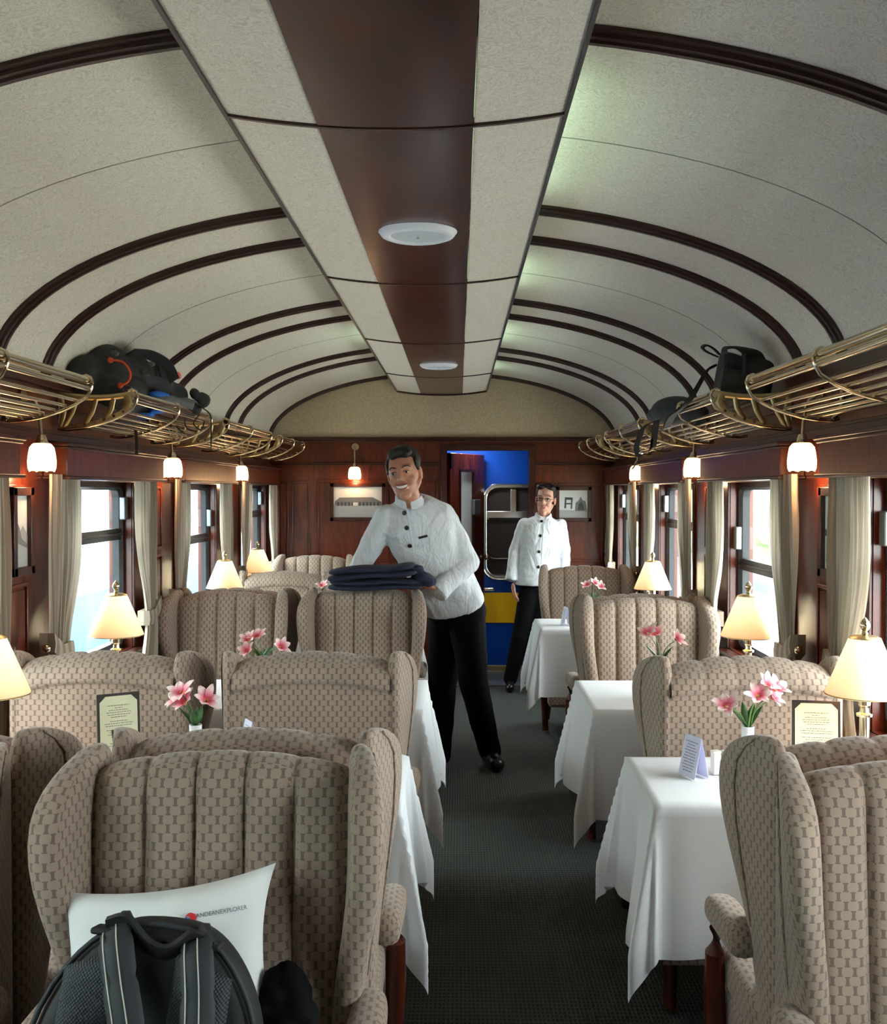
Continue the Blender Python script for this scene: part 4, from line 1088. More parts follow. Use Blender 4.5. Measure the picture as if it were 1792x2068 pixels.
tent(ptz(1140, 1262, ZT) + Vector((0.01, 0, 0)), .06, .10, R(-75), 'folded white card edge on the farthest right cloth')
tent(ptz(500, 1530, ZT), .06, .10, R(-60), 'tiny lilac card tip behind the pillow chair top')
# salt and pepper, dishes
for dx, lab in ((0, 'square cream salt shaker beside the right tent card'), (.026, 'square cream pepper shaker half hidden by the right chair wing')):
    c = ptz(1449, 1566, ZT) + Vector((dx, .01, 0))
    t = thing('shaker', lab, 'shaker', c, R(12), 'cream salt and pepper shakers')
    ob('body', MB().box(-.0105, .0105, -.0105, .0105, 0, .055), 'salt_white', t, bevel=.002)
    ob('cap', MB().box(-.0115, .0115, -.0115, .0115, .055, .062), 'salt_white', t, bevel=.002)
def bowl(px, Y, lab):
    o = ob('sugar_bowl', MB().lathe([(.001, .0), (.03, 0), (.05, .03), (.056, .052), (.052, .052), (.045, .03), (.001, .008)], seg=28), 'ceramic', loc=(CX + (px - 926) * Y / F, Y, ZT)); tag(o, lab, 'bowl', 'white bowls on the tables')
bowl(1228, 5.34 * K, 'white bowl beside the farthest right lilies')
bowl(630, 5.3 * K, 'white bowl beside the small pink lilies near the blankets')
for px, Y, lab in ((1240, 5.45 * K, 'small dark menu stand behind the farthest right bowl'),):
    x = CX + (px - 926) * Y / F
    t = thing('menu_stand', lab, 'menu', (x, Y, ZT)); ob('cover', MB().box(-.03, .03, 0, .006, 0, .07), 'leatherette', t); ob('page', MB().box(-.026, .026, -.001, .001, .004, .066), 'menu_paper', t)

# ------------------------------------------------------------------ framed pictures
def frame(parent_loc, w_, h_, rz, lab, draw):
    t = thing('framed_picture', lab, 'picture', parent_loc, rz)
    mb = MB(); f = .028
    for (a, b, c, d) in ((-w_ / 2, w_ / 2, h_ / 2 - f, h_ / 2), (-w_ / 2, w_ / 2, -h_ / 2, -h_ / 2 + f), (-w_ / 2, -w_ / 2 + f, -h_ / 2, h_ / 2), (w_ / 2 - f, w_ / 2, -h_ / 2, h_ / 2)):
        mb.box(a, b, -.022, 0, c, d)
    mb.box(-w_ / 2 + f - .004, w_ / 2 - f + .004, -.004, 0, -h_ / 2 + f, h_ / 2 - f)
    ob('frame', mb, 'dark_mahogany', t, bevel=.004)
    ph = ob('photograph', MB().box(-w_ / 2 + f, w_ / 2 - f, -.007, -.0045, -h_ / 2 + f, h_ / 2 - f), 'photo_paper', t)
    draw(ph, w_ / 2 - f, h_ / 2 - f)
def flat(parent, pts, mt, y=-.0078, nm='print'):
    ob(nm, MB().loft([[Vector((x, yy, z)) for x, z in pts] for yy in (y - .0004, y)]), mt, parent, smooth=False)
def hall(ph, a, b):
    flat(ph, [(-a, -b), (a, -b), (a, -b * .22), (-a, -b * .22)], 'photo_mid')
    flat(ph, [(-a * .95, -b * .22), (-a * .95, b * .05), (-a * .75, b * .3), (a * .62, b * .32), (a * .98, b * .02), (a * .98, -b * .22)], 'photo_grey', -.0084)
    for i in range(12): 
        x = -a * .85 + i * a * .15; flat(ph, [(x, -b * .24), (x + a * .07, -b * .24), (x + a * .07, b * .0), (x, b * .0)], 'photo_dark', -.009)
    flat(ph, [(-a * .2, -b * .24), (-a * .0, -b * .24), (-a * .0, -b * .02), (-a * .2, -b * .02)], 'photo_paper', -.0094)
def crew(ph, a, b):
    flat(ph, [(-a, -b), (a, -b), (a, -b * .5), (-a, -b * .42)], 'photo_mid')
    flat(ph, [(-a * .65, -b * .3), (-a * .6, b * .5), (-a * .05, b * .48), (-a * .1, -b * .35), (-a * .2, -b * .35), (-a * .17, b * .3), (-a * .5, b * .32), (-a * .52, -b * .3)], 'photo_dark', -.0084)
    flat(ph, [(-a * .6, -b * .02), (-a * .15, -b * .02), (-a * .15, b * .08), (-a * .6, b * .08)], 'photo_dark', -.0088)
    flat(ph, [(a * .1, -b * .5), (a * .15, b * .1), (a * .35, b * .25), (a * .5, b * .55), (a * .62, b * .3), (a * .85, b * .2), (a * .95, -b * .5)], 'photo_grey', -.0084)
    flat(ph, [(a * .3, -b * .45), (a * .35, b * .0), (a * .55, b * .2), (a * .7, -b * .1), (a * .75, -b * .45)], 'photo_dark', -.009)
def scene_a(ph, a, b):
    flat(ph, [(-a, -b), (a, -b), (a, -b * .1), (a * .3, b * .15), (-a * .3, -b * .1), (-a, b * .1)], 'photo_mid')
    flat(ph, [(-a, b * .5), (-a * .2, b * .1), (a * .1, -b * .2), (a, -b * .4), (a, -b * .5), (-a * .3, -b * .35), (-a, b * .1)], 'photo_grey', -.0084)
def scene_b(ph, a, b):
    flat(ph, [(-a, -b * .1), (a, -b * .1), (a, b * .08), (-a, b * .08)], 'photo_dark')
    flat(ph, [(-a * .8, -b * .8), (a * .8, -b * .8), (a * .6, -b * .3), (-a * .5, -b * .35)], 'photo_mid')
    flat(ph, [(-a * .7, b * .3), (a * .5, b * .3), (a * .3, b * .6), (-a * .4, b * .7)], 'photo_mid')
p = pt(723, 1014, YE - .012); frame((p.x, YE - .012, p.z), 112 * S_, 76 * S_, 0, 'framed grey photograph of a long low hall on the left of the end wall', hall)
p = pt(1158, 1018, YE - .012); frame((p.x, YE - .012, p.z), 72 * S_, 70 * S_, 0, 'framed old photograph of people and a chair, right of the standing woman', crew)
frame((-WX + .012, 3.15 * K, 1.365), .165, .29, R(90), 'framed black and white print on the left wall beside the curtain', scene_a)
frame((WX - .012, 3.08 * K, 1.365), .165, .29, R(-90), 'framed black and white print on the right wall between curtains', scene_b)

# ------------------------------------------------------------------ pillow, backpack and dark cloth on the near chair
pc = pt(330, 1942, 1.80)
t = thing('pillow', 'white pillow with a small red and blue emblem, leaning on the near left chair', 'pillow', pc)
t.rotation_euler = (R(-18), R(-4), 0)
def pil(side_):
    def f(a, b):
        u, v = 2 * a - 1, 2 * b - 1
        pin = 1 - .10 * (1 - abs(u) ** 1.5 * 1.0) * 0
        x = .190 * u * (1 - .13 * (1 - v * v)); z = .128 * v * (1 - .17 * (1 - u * u))
        th_ = .052 * ((1 - u ** 4) * (1 - v ** 4)) ** .6
        wr = .0022 * math.sin(14 * u + 9 * v) * (1 - u * u)
        return Vector((x, side_ * th_ + wr, z + (.012 * u if v > 0 else 0)))
    return f
mb = MB().grid(pil(-1), 30, 24); mb.grid(pil(1), 30, 24)
ob('pillow_case', mb, 'pillow_linen', t, angle=180)
M_ = Matrix.Translation((.075, -.0535, .052)) @ Matrix.Rotation(R(90), 4, 'X') @ Matrix.Rotation(R(4), 4, 'Z')
txt('emblem_lettering', 'ANDEANEXPLORER', .0098, 'logo_grey', t, Matrix.Translation((.106, -.0500, .068)) @ Matrix.Rotation(R(-6), 4, 'Y') @ Matrix.Rotation(R(90), 4, 'X'))
def disc_half(sgn, mt, nm):
    n = 14; pts = []
    for i in range(n + 1):
        a = math.pi * i / n * sgn; pts.append((.0095 * math.cos(a), .0095 * math.sin(a)))
    pts += [(-.004, .0015 * sgn + .001), (.003, -.0015 * sgn - .001)]
    o = ob(nm, MB().loft([[Vector((x, y, z)) for x, z in pts] for y in (-.0008, .0008)]), mt, t, smooth=False); o.location = (.054, -.0515, .060); o.rotation_euler = (0, R(25), 0)
disc_half(1, 'logo_red', 'emblem_top'); disc_half(-1, 'logo_blue', 'emblem_bottom')
YBP = 1.56
bp = pt(266, 2222, YBP)
t = thing('backpack', 'black backpack with padded mesh back and grey piped straps, lying on the near left chair', 'backpack', bp)
t.rotation_euler = (R(-14), R(6), 0)
hw, hh = .178, .235
def bshape(u, v):           # outline of the back face, arched at the top
    return Vector((u, 0, v))
mb = MB(); rings = []
N = 40
def outline(k, y, dz=0):
    pts = []
    for i in range(N):
        a = 2 * math.pi * i / N; ca, sa = math.cos(a), math.sin(a)
        e = .62 if sa > 0 else .35
        x = hw * k * math.copysign(abs(ca) ** e, ca); z = hh * math.copysign(abs(sa) ** (.72 if sa > 0 else .35), sa)
        x *= (1 - .30 * max(0, z / hh) ** 2)
        pts.append(Vector((x, y, z * (1 - (1 - k) * .6) + dz)))
    return pts
mb.loft([outline(.80, -.012), outline(.93, -.008), outline(1, .010), outline(1.03, .045), outline(1.0, .09), outline(.92, .13), outline(.7, .155)])
ob('body', mb, 'bag_black', t, subsurf=1, angle=180)
ob('edge_piping', MB().tube([p * 1.0 for p in outline(1.0, -.004)], .0045, 8, closed=True), 'bag_strap', t)
def pad(x0, x1, z0, z1, shear, nm='back_pad', bulge=.020):
    def f(a, b):
        u, v = 2 * a - 1, 2 * b - 1
        h_ = ((1 - abs(u) ** 3.2) * (1 - abs(v) ** 3.2))
        return Vector((x0 + (x1 - x0) * a + shear * (b - .5) * 0, -.010 - bulge * h_ ** .55, z0 + (z1 - z0) * b + shear * (a - .5)))
    ob(nm, MB().grid(f, 16, 14), 'bag_mesh', t, angle=180)
pad(-.135, -.035, .075, .185, .045); pad(-.160, -.035, -.075, .070, .055); pad(-.165, -.035, -.22, -.082, .055)
pad(.030, .120, .055, .185, -.03); pad(.030, .140, -.10, .048, -.03); pad(.030, .150, -.23, -.106, -.03)
def strap(x0, path, wv, nm):
    mb = MB(); sp = smooth_path(path, 6); rings = []
    for i, p in enumerate(sp):
        a = sp[min(i + 1, len(sp) - 1)] - sp[max(i - 1, 0)]; s_ = a.cross(Vector((0, -1, 0))).normalized(); 
        n_ = s_.cross(a).normalized(); w_ = wv * (1 - .12 * (i % 6 == 0))
        th = .009 * (1 - .35 * (i % 6 == 0))
        rings.append([p - s_ * w_, p - s_ * w_ * .8 - n_ * th, p + s_ * w_ * .8 - n_ * th, p + s_ * w_, p + s_ * w_ * .8 + n_ * th, p - s_ * w_ * .8 + n_ * th])
    mb.loft(rings); st = ob(nm, mb, 'bag_strap', t, angle=60)
    for k in (-.15, .62):
        pp = []
        for i, p in enumerate(sp):
            a = sp[min(i + 1, len(sp) - 1)] - sp[max(i - 1, 0)]; s_ = a.cross(Vector((0, -1, 0))).normalized(); n_ = s_.cross(a).normalized()
            if n_.y > 0: n_ = -n_
            pp.append(p + s_ * wv * k + n_ * .0095)
        ob('piping', MB().tube(pp, .0011, 6), 'piping', st)
strap(0, [Vector((-.070, .03, .222)), Vector((-.062, -.022, .213)), Vector((-.040, -.046, .16)), Vector((-.012, -.062, .09)), Vector((.006, -.066, .01)), Vector((.008, -.060, -.08)), Vector((-.002, -.050, -.20))], .027, 'shoulder_strap')
strap(0, [Vector((.055, .03, .218)), Vector((.062, -.022, .208)), Vector((.078, -.046, .15)), Vector((.092, -.060, .07)), Vector((.104, -.064, -.01)), Vector((.128, -.056, -.10)), Vector((.15, -.044, -.20))], .026, 'shoulder_strap')
mb = MB(); band(mb, [Vector((-.085, .0, .226)), Vector((-.05, -.012, .236)), Vector((-.012, -.016, .206)), Vector((.02, -.016, .200)), Vector((.052, -.012, .224)), Vector((.085, .0, .212))], Vector((0, -.008, .010)), .004)
ob('grab_handle', mb, 'bag_black', t)
ob('anchor_patch', MB().box(-.105, -.032, -.014, .03, .212, .222), 'bag_black', t, bevel=.004)
ob('anchor_patch', MB().box(.030, .095, -.014, .03, .206, .216), 'bag_black', t, bevel=.004)
txt('emblem', 'W/', .018, 'badge_white', t, Matrix.Translation((-.030, -.040, -.035)) @ Matrix.Rotation(R(90), 4, 'X'))
ob('emblem_ring', MB().tube([(-.052 + .006 * math.cos(a), -.040, -.035 + .006 * math.sin(a)) for a in [i * .5236 for i in range(12)]], .0012, 6, closed=True), 'badge_white', t)
ob('side_buckle', MB().ell((-.195, .01, -.11), (.016, .02, .035)), 'grey_metal', t)
# dark crumpled jersey
dc = pt(575, 2040, 1.78)
mb = MB(); rnd = random.Random(2)
for (a, b, r) in ((578, 1985, .036), (560, 2010, .045), (590, 2020, .042), (540, 2045, .05), (600, 2060, .045), (570, 2075, .06), (575, 1972, .022), (555, 1990, .025)):
    mb.ell(pt(a, b, 1.78) - dc, (r * .8, r * .8, r * .75))
jj = sdf_obj('crumpled_jersey', mb, 'trousers_cloth', None, .007, 3, .02, .035, loc=dc)
tag(jj, 'crumpled black fabric garment between the backpack and chair back', 'clothing')
# ------------------------------------------------------------------ people
from mathutils.bvhtree import BVHTree
def sections(mb, secs, n=24, power=.9):
    # secs: (centre, half width, half depth); ring plane perpendicular to the path
    cs = [Vector(c) for c, _, _ in secs]; rings = []
    for i, (c, rx, ry) in enumerate(secs):
        a = (cs[min(i + 1, len(cs) - 1)] - cs[max(i - 1, 0)]).normalized()
        lat = Vector((1, 0, 0)); lat = (lat - a * lat.dot(a) * .6).normalized(); dep = a.cross(lat).normalized()
        rings.append([cs[i] + lat * rx * math.copysign(abs(math.cos(t)) ** power, math.cos(t)) + dep * ry * math.copysign(abs(math.sin(t)) ** power, math.sin(t)) for t in [2 * math.pi * j / n for j in range(n)]])
    mb.loft(rings)
def chain(mb, pts, rs):
    for a, b, ra, rb in zip(pts[:-1], pts[1:], rs[:-1], rs[1:]): mb.capsule(a, b, ra, rb)
def hand(mb, wrist, d, up, s=1.0, curl=.5, thumb=1):
    # wrist point, direction of the hand, back-of-hand normal
    d = Vector(d).normalized(); up = Vector(up); up = (up - d * up.dot(d)).normalized(); sd = d.cross(up).normalized() * thumb
    M3 = Matrix((sd, d, up)).transposed()
    mb.ell(Vector(wrist) + d * .045 * s, (.039 * s, .05 * s, .016 * s), M3)
    for k, (off, L) in enumerate(((-.030, .060), (-.010, .074), (.010, .080), (.029, .072))):
        b = Vector(wrist) + d * .085 * s + sd * (off * s); r = .0085 * s
        l1, l2, l3 = L * .45 * s, L * .3 * s, L * .25 * s
        d1 = (d * math.cos(curl * .6) - up * math.sin(curl * .6)); d2 = (d * math.cos(curl * 1.4) - up * math.sin(curl * 1.4)); d3 = (d * math.cos(curl * 2.0) - up * math.sin(curl * 2.0))
        p1 = b + d1 * l1; p2 = p1 + d2 * l2; p3 = p2 + d3 * l3
        mb.capsule(b - d * .02 * s, p1, r * 1.08, r); mb.capsule(p1, p2, r, r * .93); mb.capsule(p2, p3, r * .93, r * .8)
    b = Vector(wrist) + d * .03 * s + sd * .034 * s
    p1 = b + (d * .7 + sd * .7 - up * .2).normalized() * .036 * s; p2 = p1 + (d * .9 + sd * .25 - up * .4).normalized() * .030 * s
    mb.capsule(b - sd * .01 * s, p1, .0125 * s, .0105 * s); mb.capsule(p1, p2, .0105 * s, .009 * s)
class Head:
    def __init__(h, c, yaw, roll, pitch, s):
        h.c = Vector(c); h.s = s
        h.M = Euler((0, 0, yaw)).to_matrix() @ Euler((0, roll, 0)).to_matrix() @ Euler((pitch, 0, 0)).to_matrix()
    def p(h, x, y, z): return h.c + h.M @ (Vector((x, y, z)) * h.s)
    def e(h, mb, c, r, seg=16): mb.ell(h.p(*c), tuple(q * h.s for q in r), h.M, seg)
    def cap(h, mb, a, b, ra, rb): mb.capsule(h.p(*a), h.p(*b), ra * h.s, rb * h.s)
def head_skin(mb, h, fem=False):
    k = .84 if fem else 1
    h.e(mb, (0, .020, .040), (.074, .092, .080), 20)
    h.e(mb, (0, -.018, .010), (.068 * k, .070, .082), 20)
    h.e(mb, (0, -.022, -.055), (.056 * k, .056, .055), 18)
    h.e(mb, (0, -.052, -.098), (.026 * k, .022, .019))
    for s_ in (-1, 1):
        h.e(mb, (s_ * .038 * k, -.055, -.028), (.024, .024, .024))
        h.cap(mb, (s_ * .012, -.084, .036), (s_ * .050, -.068, .034), .0085, .0075)
        h.cap(mb, (s_ * .030, -.030, -.088), (s_ * .056 * k, .008, -.045), .020, .017)
        h.e(mb, (s_ * .075 * (.97 if fem else 1), .008, -.006), (.009, .019, .032))
        h.e(mb, (s_ * .012, -.097, -.024), (.0095, .010, .0085))
        h.e(mb, (s_ * .031, -.079, .008), (.0165, .010, .0115))
    h.cap(mb, (0, -.084, .028), (0, -.106, -.016), .008, .0115)
    h.e(mb, (0, -.082, -.058), (.026, .014, .017))
def face_parts(h, root, fem=False, smile=True):
    for s_ in (-1, 1):
        mb = MB(); h.e(mb, (s_ * .031, -.0855, .0085), (.0105, .0045, .0048), 12); ob('eye', mb, 'eye_white', root, angle=180)
        mb = MB(); h.e(mb, (s_ * .031 - .001, -.0890, .0085), (.0060, .0024, .0050), 10); ob('iris', mb, 'eye_dark', root, angle=180)
        mb = MB(); mb.tube([h.p(s_ * x, y, z) for x, y, z in ((.016, -.0915, .0115), (.024, -.0925, .0155), (.033, -.0915, .0158), (.043, -.085, .0105))], .0012 * h.s, 6); ob('eyelid_line', mb, 'hair', root)
        mb = MB(); mb.tube([h.p(s_ * x, y, z) for x, y, z in ((.013, -.0935, .030), (.027, -.0935, .0375), (.041, -.083, .0365), (.052, -.074, .029))], [q_ * h.s * (.55 if fem else 1) for q_ in (.0020, .0033, .0028, .0012)], 6); ob('eyebrow', mb, 'hair', root)
    if smile:
        mb = MB(); mb.tube([h.p(x, -.0985 + 9 * x * x, -.0555 + 9.5 * x * x) for x in [-.026 + .052 * i / 8 for i in range(9)]], [.002 * h.s] + [.0062 * h.s] * 7 + [.002 * h.s], 8); ob('teeth', mb, 'teeth', root)
        for z0, c_, nm in ((-.047, 6.5, 'upper_lip'), (-.0645, 15.0, 'lower_lip')):
            mb = MB(); mb.tube([h.p(x, -.0985 + 8 * x * x, z0 + c_ * x * x) for x in [-.029 + .058 * i / 8 for i in range(9)]], [.0015 * h.s] + [.0036 * h.s] * 7 + [.0015 * h.s], 8); ob(nm, mb, 'lips', root)
    else:
        for z0, nm in ((-.0525, 'upper_lip'), (-.060, 'lower_lip')):
            mb = MB(); mb.tube([h.p(x, -.0955 + 9 * x * x, z0 + 3 * x * x) for x in [-.022 + .044 * i / 8 for i in range(9)]], [.001 * h.s] + [.0030 * h.s] * 7 + [.001 * h.s], 8); ob(nm, mb, 'lips_pink', root)
def person(root_name, lab, loc):
    return thing(root_name, lab, 'person', loc)
def shift(o, c):
    # keep the world position while the parts hang under an Empty that stands elsewhere
    for v in o.data.vertices: v.co -= c
def ray_to(bvh, px, py, off=.002):
    o = Vector((CX, 0, CZ)); d = (pt(px, py, 5.0) - o).normalized()
    hit, n, i, dist = bvh.ray_cast(o, d)
    if hit is None: return None, None
    if n.dot(d) > 0: n = -n
    return hit + n * off, n
def oriented(mb_fn, p, n, name, mt, root, c0, rot=0):
    M = n.to_track_quat('Z', 'Y').to_matrix().to_4x4(); M.translation = p - c0
    o = ob(name, mb_fn(), mt, root); o.matrix_local = M @ Matrix.Rotation(rot, 4, 'Z'); return o
def fit_clothes(jk_secs, arms, arm_r, hood=0):
    pass

def build_person(lab, foot, h, skin, neck, torso, arms, arm_r, hands, hips, legs, leg_r, shoes, buttons, badge, fem, collar_top, hair_fn, jvox=.009):
    root = person('person', lab, foot); c0 = Vector(foot)
    # continuous body: head, neck, torso, arms with hands, legs
    mb = MB(); head_skin(mb, h, fem)
    nk = h.p(0, .012, -.06); mb.capsule(nk, neck, .050 * (.86 if fem else 1), .056 * (.86 if fem else 1))
    sections(mb, [(c, rx * .86, ry * .84) for c, rx, ry in torso])
    for a in arms: chain(mb, a, [r * .74 for r in arm_r])
    for hd in hands: hand(mb, *hd)
    for l in legs: chain(mb, l, [r * .8 for r in leg_r])
    mb.capsule(hips[0], hips[1], leg_r[0] * .8, leg_r[0] * .8)
    for a, b, r in shoes: mb.capsule(a, b, r * .6, r * .55)
    body = sdf_obj('body', mb, skin, root, .0052, 2); shift(body, c0)
    # trousers
    mb = MB(); sections(mb, [(torso[0][0], torso[0][1] * .93, torso[0][2] * .92), (torso[1][0], torso[1][1] * .92, torso[1][2] * .92)])
    mb.capsule(hips[0], hips[1], leg_r[0], leg_r[0])
    for l in legs: chain(mb, l, leg_r)
    tr_o = sdf_obj('trousers', mb, 'trousers_cloth', root, .010, 3, .012, .12); shift(tr_o, c0)
    # jacket
    mb = MB(); sections(mb, torso)
    for a in arms: chain(mb, a, arm_r)
    for a in arms: 
        d = (a[-1] - a[-2]).normalized(); q_ = d.to_track_quat('Z', 'Y').to_matrix()
        rg = []
        for t_, r_ in ((-.07, arm_r[-1]), (-.0, arm_r[-1] * 1.12), (.035, arm_r[-1] * 1.18)):
            rg.append([a[-1] + q_ @ Vector((r_ * math.cos(u), r_ * math.sin(u), t_)) for u in [2 * math.pi * j / 16 for j in range(16)]])
        mb.loft(rg)
    jk = sdf_obj('jacket', mb, 'jacket_cloth', root, jvox, 3, .011, .07)
    bvh = BVHTree.FromPolygons([v.co.copy() for v in jk.data.vertices], [tuple(p.vertices) for p in jk.data.polygons])
    shift(jk, c0)
    # stand collar, open at the front
    mb = MB(); cb, ct = neck + Vector((0, 0, -.012)), collar_top; R0 = .066 * (.88 if fem else 1)
    rg = []
    for i in range(25):
        a = R(-90 + 7 + 346 * i / 24); dr = Vector((math.cos(a), math.sin(a), 0)); fr = max(0, -math.sin(a))
        dn = Vector((0, 0, -.034 * fr ** 2)); rg.append([cb + dr * (R0 + .012) + dn, ct + dr * R0 + dn, ct + dr * (R0 - .006) + dn, cb + dr * (R0 + .004) + dn])
    mb.loft(rg); co = ob('collar', mb, 'jacket_cloth', root, angle=60, subsurf=1); shift(co, c0)
    for i, (bx, by) in enumerate(buttons):
        p, n = ray_to(bvh, bx, by)
        if p: oriented(lambda: MB().lathe([(.001, -.002), (.0105, -.002), (.0115, .002), (.009, .0045), (.001, .004)], seg=16), p, n, 'button', 'button', root, c0)
    pts = []
    if buttons:
        (x0, y0), (x1, y1) = buttons[0], buttons[-1]
        for i in range(14):
            f = -.12 + 1.3 * i / 13; p, n = ray_to(bvh, x0 + (x1 - x0) * f + (6 if not fem else 5), y0 + (y1 - y0) * f, .0005)
            if p: pts.append(p - c0)
        if len(pts) > 3: ob('front_seam', MB().tube(pts, .0022, 6), 'jacket_cloth', root)
    if badge:
        p, n = ray_to(bvh, badge[0], badge[1], .003)
        if p:
            if badge[2] == 'bar': 
                nb = oriented(lambda: MB().box(-.022, .022, -.0055, .0055, -.001, .002), p, Vector((0, -1, .05)), 'name_badge', 'button', root, c0, R(14))
            else: oriented(lambda: MB().box(-.025, .025, -.014, .014, -.001, .002), p, Vector((0.1, -1, .05)), 'pocket_badge', 'badge_white', root, c0, R(-4))
    # shoes
    for a, b, r in shoes:
        mb = MB(); mb.capsule(a, b, r, r * .92); mb.ell((a + b) / 2 + Vector((0, 0, .015)), (r * .9, (b - a).length * .45, r * .8)); mb.capsule(a, a + Vector((0, 0, .05)), r * .95, r * .8)
        so = sdf_obj('shoe', mb, 'shoe_leather', root, .007, 2); shift(so, c0)
        for v in so.data.vertices:
            if v.co.z + c0.z < .003: v.co.z = .003 - c0.z
    hb = MB(); hair_fn(hb, h); ho = sdf_obj('hair', hb, 'hair', root, .0055, 2); shift(ho, c0)
    n0 = len(C.objects)
    before = set(C.objects); face_parts(h, root, fem, not fem)
    if fem:
        for s_ in (-1, 1):
            ob('spectacle_lens_rim', MB().tube([h.p(s_ * .031 + .021 * math.cos(a), -.098 + .006 * abs(math.cos(a)) , .008 + .0135 * math.sin(a)) for a in [i * math.pi / 8 for i in range(16)]], .0021, 6, closed=True), 'eye_dark', root)
            ob('spectacle_arm', MB().tube([h.p(s_ * .052, -.094, .012), h.p(s_ * .070, -.05, .012), h.p(s_ * .077, .005, .008)], .0014, 6), 'eye_dark', root)
        ob('spectacle_bridge', MB().tube([h.p(-.010, -.1, .011), h.p(0, -.103, .013), h.p(.010, -.1, .011)], .0014, 6), 'eye_dark', root)
    for o in set(C.objects) - before: shift(o, c0)
    return root

# the man, bending over the chair
hm = Head(pt(817, 957, 5.16), R(-10), R(-9), R(4), 1.05)
def hair_m(mb, h):
    h.e(mb, (0, .030, .058), (.080, .088, .078), 18); h.e(mb, (0, -.030, .100), (.060, .050, .030), 14)
    h.e(mb, (-.022, -.050, .094), (.034, .026, .022), 12); h.e(mb, (.024, -.048, .094), (.034, .026, .022), 12)
    for s_ in (-1, 1):
        h.e(mb, (s_ * .068, -.006, .042), (.012, .032, .038), 12); h.cap(mb, (s_ * .074, -.018, .03), (s_ * .075, -.018, .008), .006, .004)
    h.e(mb, (0, .066, -.005), (.062, .042, .055), 14)
nkm = pt(829, 1014, 5.25)
torso_m = [(pt(917, 1224, 5.50), .165, .135), (pt(905, 1196, 5.47), .166, .132), (pt(884, 1150, 5.42), .160, .130), (pt(860, 1098, 5.36), .178, .138), (pt(845, 1056, 5.32), .190, .130), (pt(838, 1030, 5.29), .165, .100), (pt(832, 1010, 5.26), .080, .070)]
arms_m = [[pt(893, 1042, 5.34), pt(946, 1136, 5.36), pt(892, 1190, 5.25)], [pt(784, 1046, 5.30), pt(744, 1112, 5.34), pt(722, 1152, 5.33)]]
ftm1, ftm2 = ptz(888, 1538, .04), ptz(990, 1532, .04)
legs_m = [[pt(900, 1240, 5.60), pt(893, 1392, 5.74), Vector((ftm1.x, ftm1.y, .07))], [pt(942, 1240, 5.50), pt(958, 1385, 5.58), Vector((ftm2.x, ftm2.y + .02, .07))]]
build_person('man in white stand-collar jacket and black trousers, bending forward with a smile over the blankets', (ftm2.x - .1, ftm2.y, 0), hm, 'skin', nkm, torso_m, arms_m, [.071, .059, .047],
    [(pt(884, 1192, 5.235), (-.75, -.1, .35), (0.2, .2, 1), 1.0, .7, 1), (pt(722, 1156, 5.32), (.6, -.25, -.2), (0, .3, 1), 1.0, .7, -1)],
    (pt(900, 1236, 5.54), pt(945, 1236, 5.50)), legs_m, [.098, .078, .062],
    [(ftm1, ftm1 + Vector((-.02, -.13, -.002)), .042), (ftm2, ftm2 + Vector((.035, -.15, -.002)), .044)],
    [(817, 1036), (822, 1066), (828, 1102)], (855, 1084, 'bar'), False, nkm + Vector((-.010, -.012, .040)), hair_m)
# the woman, standing by the doorway
hw_ = Head(pt(1102, 1009, 7.93), R(-14), R(5), R(4), .96)
def hair_w(mb, h):
    h.e(mb, (0, .030, .054), (.080, .084, .077), 18)
    for s_ in (-1, 1):
        h.e(mb, (s_ * .032, -.014, .098), (.044, .044, .022), 14); h.e(mb, (s_ * .066, .006, .050), (.014, .036, .044), 12); h.e(mb, (s_ * .064, .036, .0), (.016, .026, .050), 12)
    h.e(mb, (0, .075, -.015), (.062, .040, .060), 14); h.e(mb, (0, .122, -.01), (.036, .034, .036), 14)
nkw = pt(1097, 1045, 7.95)
torso_w = [(pt(1086, 1182, 7.95), .172, .115), (pt(1087, 1158, 7.95), .165, .112), (pt(1090, 1118, 7.95), .142, .105), (pt(1093, 1080, 7.95), .155, .115), (pt(1095, 1061, 7.95), .150, .098), (pt(1096, 1051, 7.95), .118, .074), (pt(1097, 1042, 7.95), .060, .052)]
arms_w = [[pt(1059, 1059, 7.95), pt(1040, 1112, 7.97), pt(1034, 1164, 7.92)], [pt(1132, 1060, 7.95), pt(1140, 1110, 7.97), pt(1141, 1160, 7.92)]]
fw1, fw2 = ptz(1029, 1376, .035), ptz(1078, 1380, .035)
fw1.y = 7.98; fw2.y = 7.99
legs_w = [[pt(1072, 1192, 7.95), pt(1052, 1285, 7.93), Vector((fw1.x, 7.98, .08))], [pt(1100, 1192, 7.95), pt(1084, 1285, 7.93), Vector((fw2.x, 7.99, .08))]]
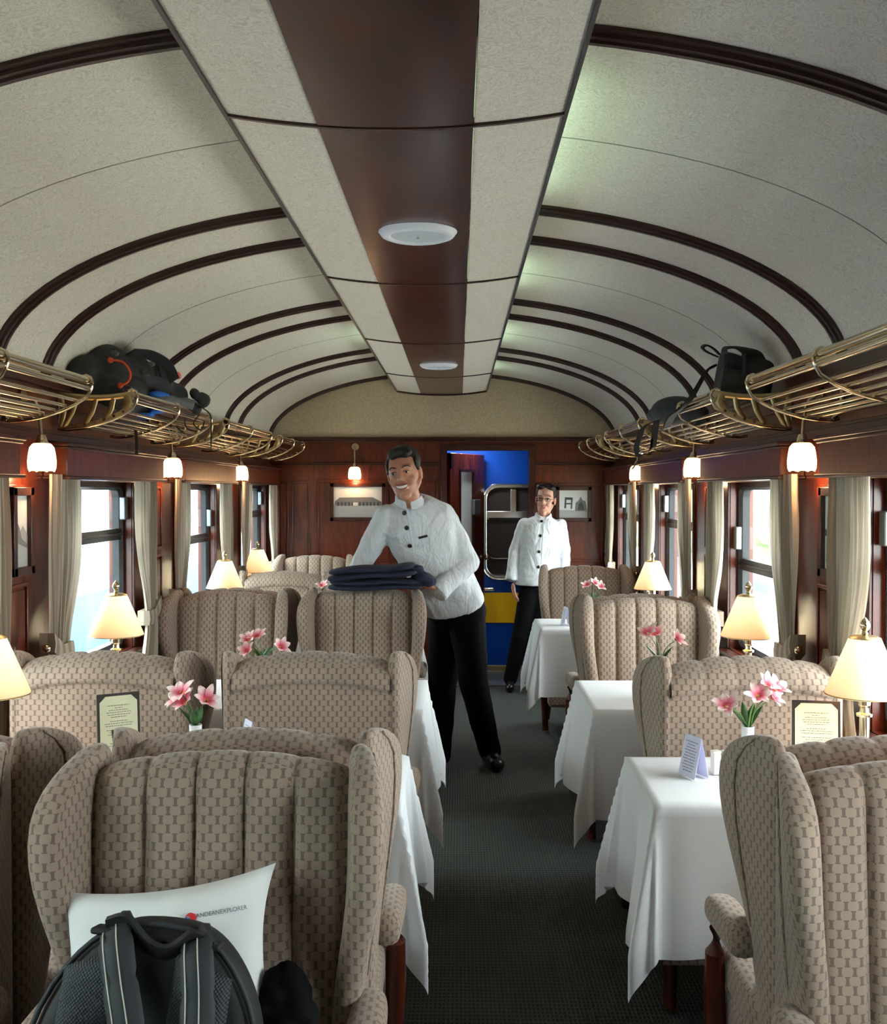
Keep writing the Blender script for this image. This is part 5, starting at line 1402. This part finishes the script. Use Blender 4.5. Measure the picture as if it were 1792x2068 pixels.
build_person('woman with glasses in white buttoned jacket and black trousers, standing beside the doorway', (nkw.x, 7.97, 0), hw_, 'skin_light', nkw, torso_w, arms_w, [.050, .045, .043],
    [(pt(1036, 1178, 7.92), (.12, -.15, -1), (-1, -.2, 0), .88, .35, 1), (pt(1141, 1174, 7.92), (-.1, -.15, -1), (1, -.2, 0), .88, .35, -1)],
    (pt(1074, 1190, 7.95), pt(1098, 1190, 7.95)), legs_w, [.088, .066, .052],
    [(fw1, fw1 + Vector((-.01, -.12, 0)), .036), (fw2, fw2 + Vector((.01, -.12, 0)), .036)],
    [(1094, 1053), (1092, 1082), (1089, 1114), (1088, 1145)], (1121, 1083, 'tag'), True, nkw + Vector((.002, -.008, .040)), hair_w)

# ------------------------------------------------------------------ folded blankets
def blanket(cpx, cpy, Y, lx, hz, lab, seed, tilt=0):
    c = pt(cpx, cpy, Y)
    t = thing('folded_blanket', lab, 'blanket', c, 0, 'navy blankets folded over the chair top'); t.rotation_euler = (0, tilt, 0)
    rnd = random.Random(seed)
    nl = 2; hh_ = hz / nl
    for k in range(nl):
        z = -hz / 2 + hh_ * (k + .5); rings = []
        L = lx * (1 - .04 * k) ; n = 12
        for i in range(n + 1):
            f = i / n; x = -L / 2 + L * f
            e = min(1, math.sin(math.pi * min(1, max(0, .5 + (f - .5) * .96))) * 4) ** .5
            wz = .0035 * math.sin(9 * f + k + seed)
            dd = .10 * (1 + .04 * math.sin(7 * f + 2 * k)); hz_ = hh_ * .56 * (1 + .10 * math.sin(11 * f + 3 * k))
            rings.append([Vector((x, dd * e * math.copysign(abs(math.cos(a)) ** .8, math.cos(a)), z + wz + hz_ * e * math.copysign(abs(math.sin(a)) ** .8, math.sin(a)))) for a in [2 * math.pi * j / 16 for j in range(16)]])
        ob('fold', MB().loft(rings), 'blanket_navy', t, angle=180, subsurf=1)
    return t
blanket(758, 1180, 5.10, .46, .050, 'lower navy blanket lying directly on the chair top', 1, R(-1))
blanket(752, 1155, 5.10, .44, .060, 'upper navy blanket on top of the folded pair', 4, R(-4))
t = thing('dark_jacket', 'dark navy folded garment at the right end of the blankets', 'clothing', pt(850, 1168, 5.11)); c = pt(850, 1168, 5.11)
mb = MB()
for a, b, rx, rz in ((838, 1147, .045, .016), (852, 1168, .055, .030), (868, 1175, .035, .026), (835, 1180, .05, .025)): mb.ell(pt(a, b, 5.11) - c, (rx, .075, rz))
sdf_obj('cloth', mb, 'blanket_navy', t, .008, 3, .014, .04)
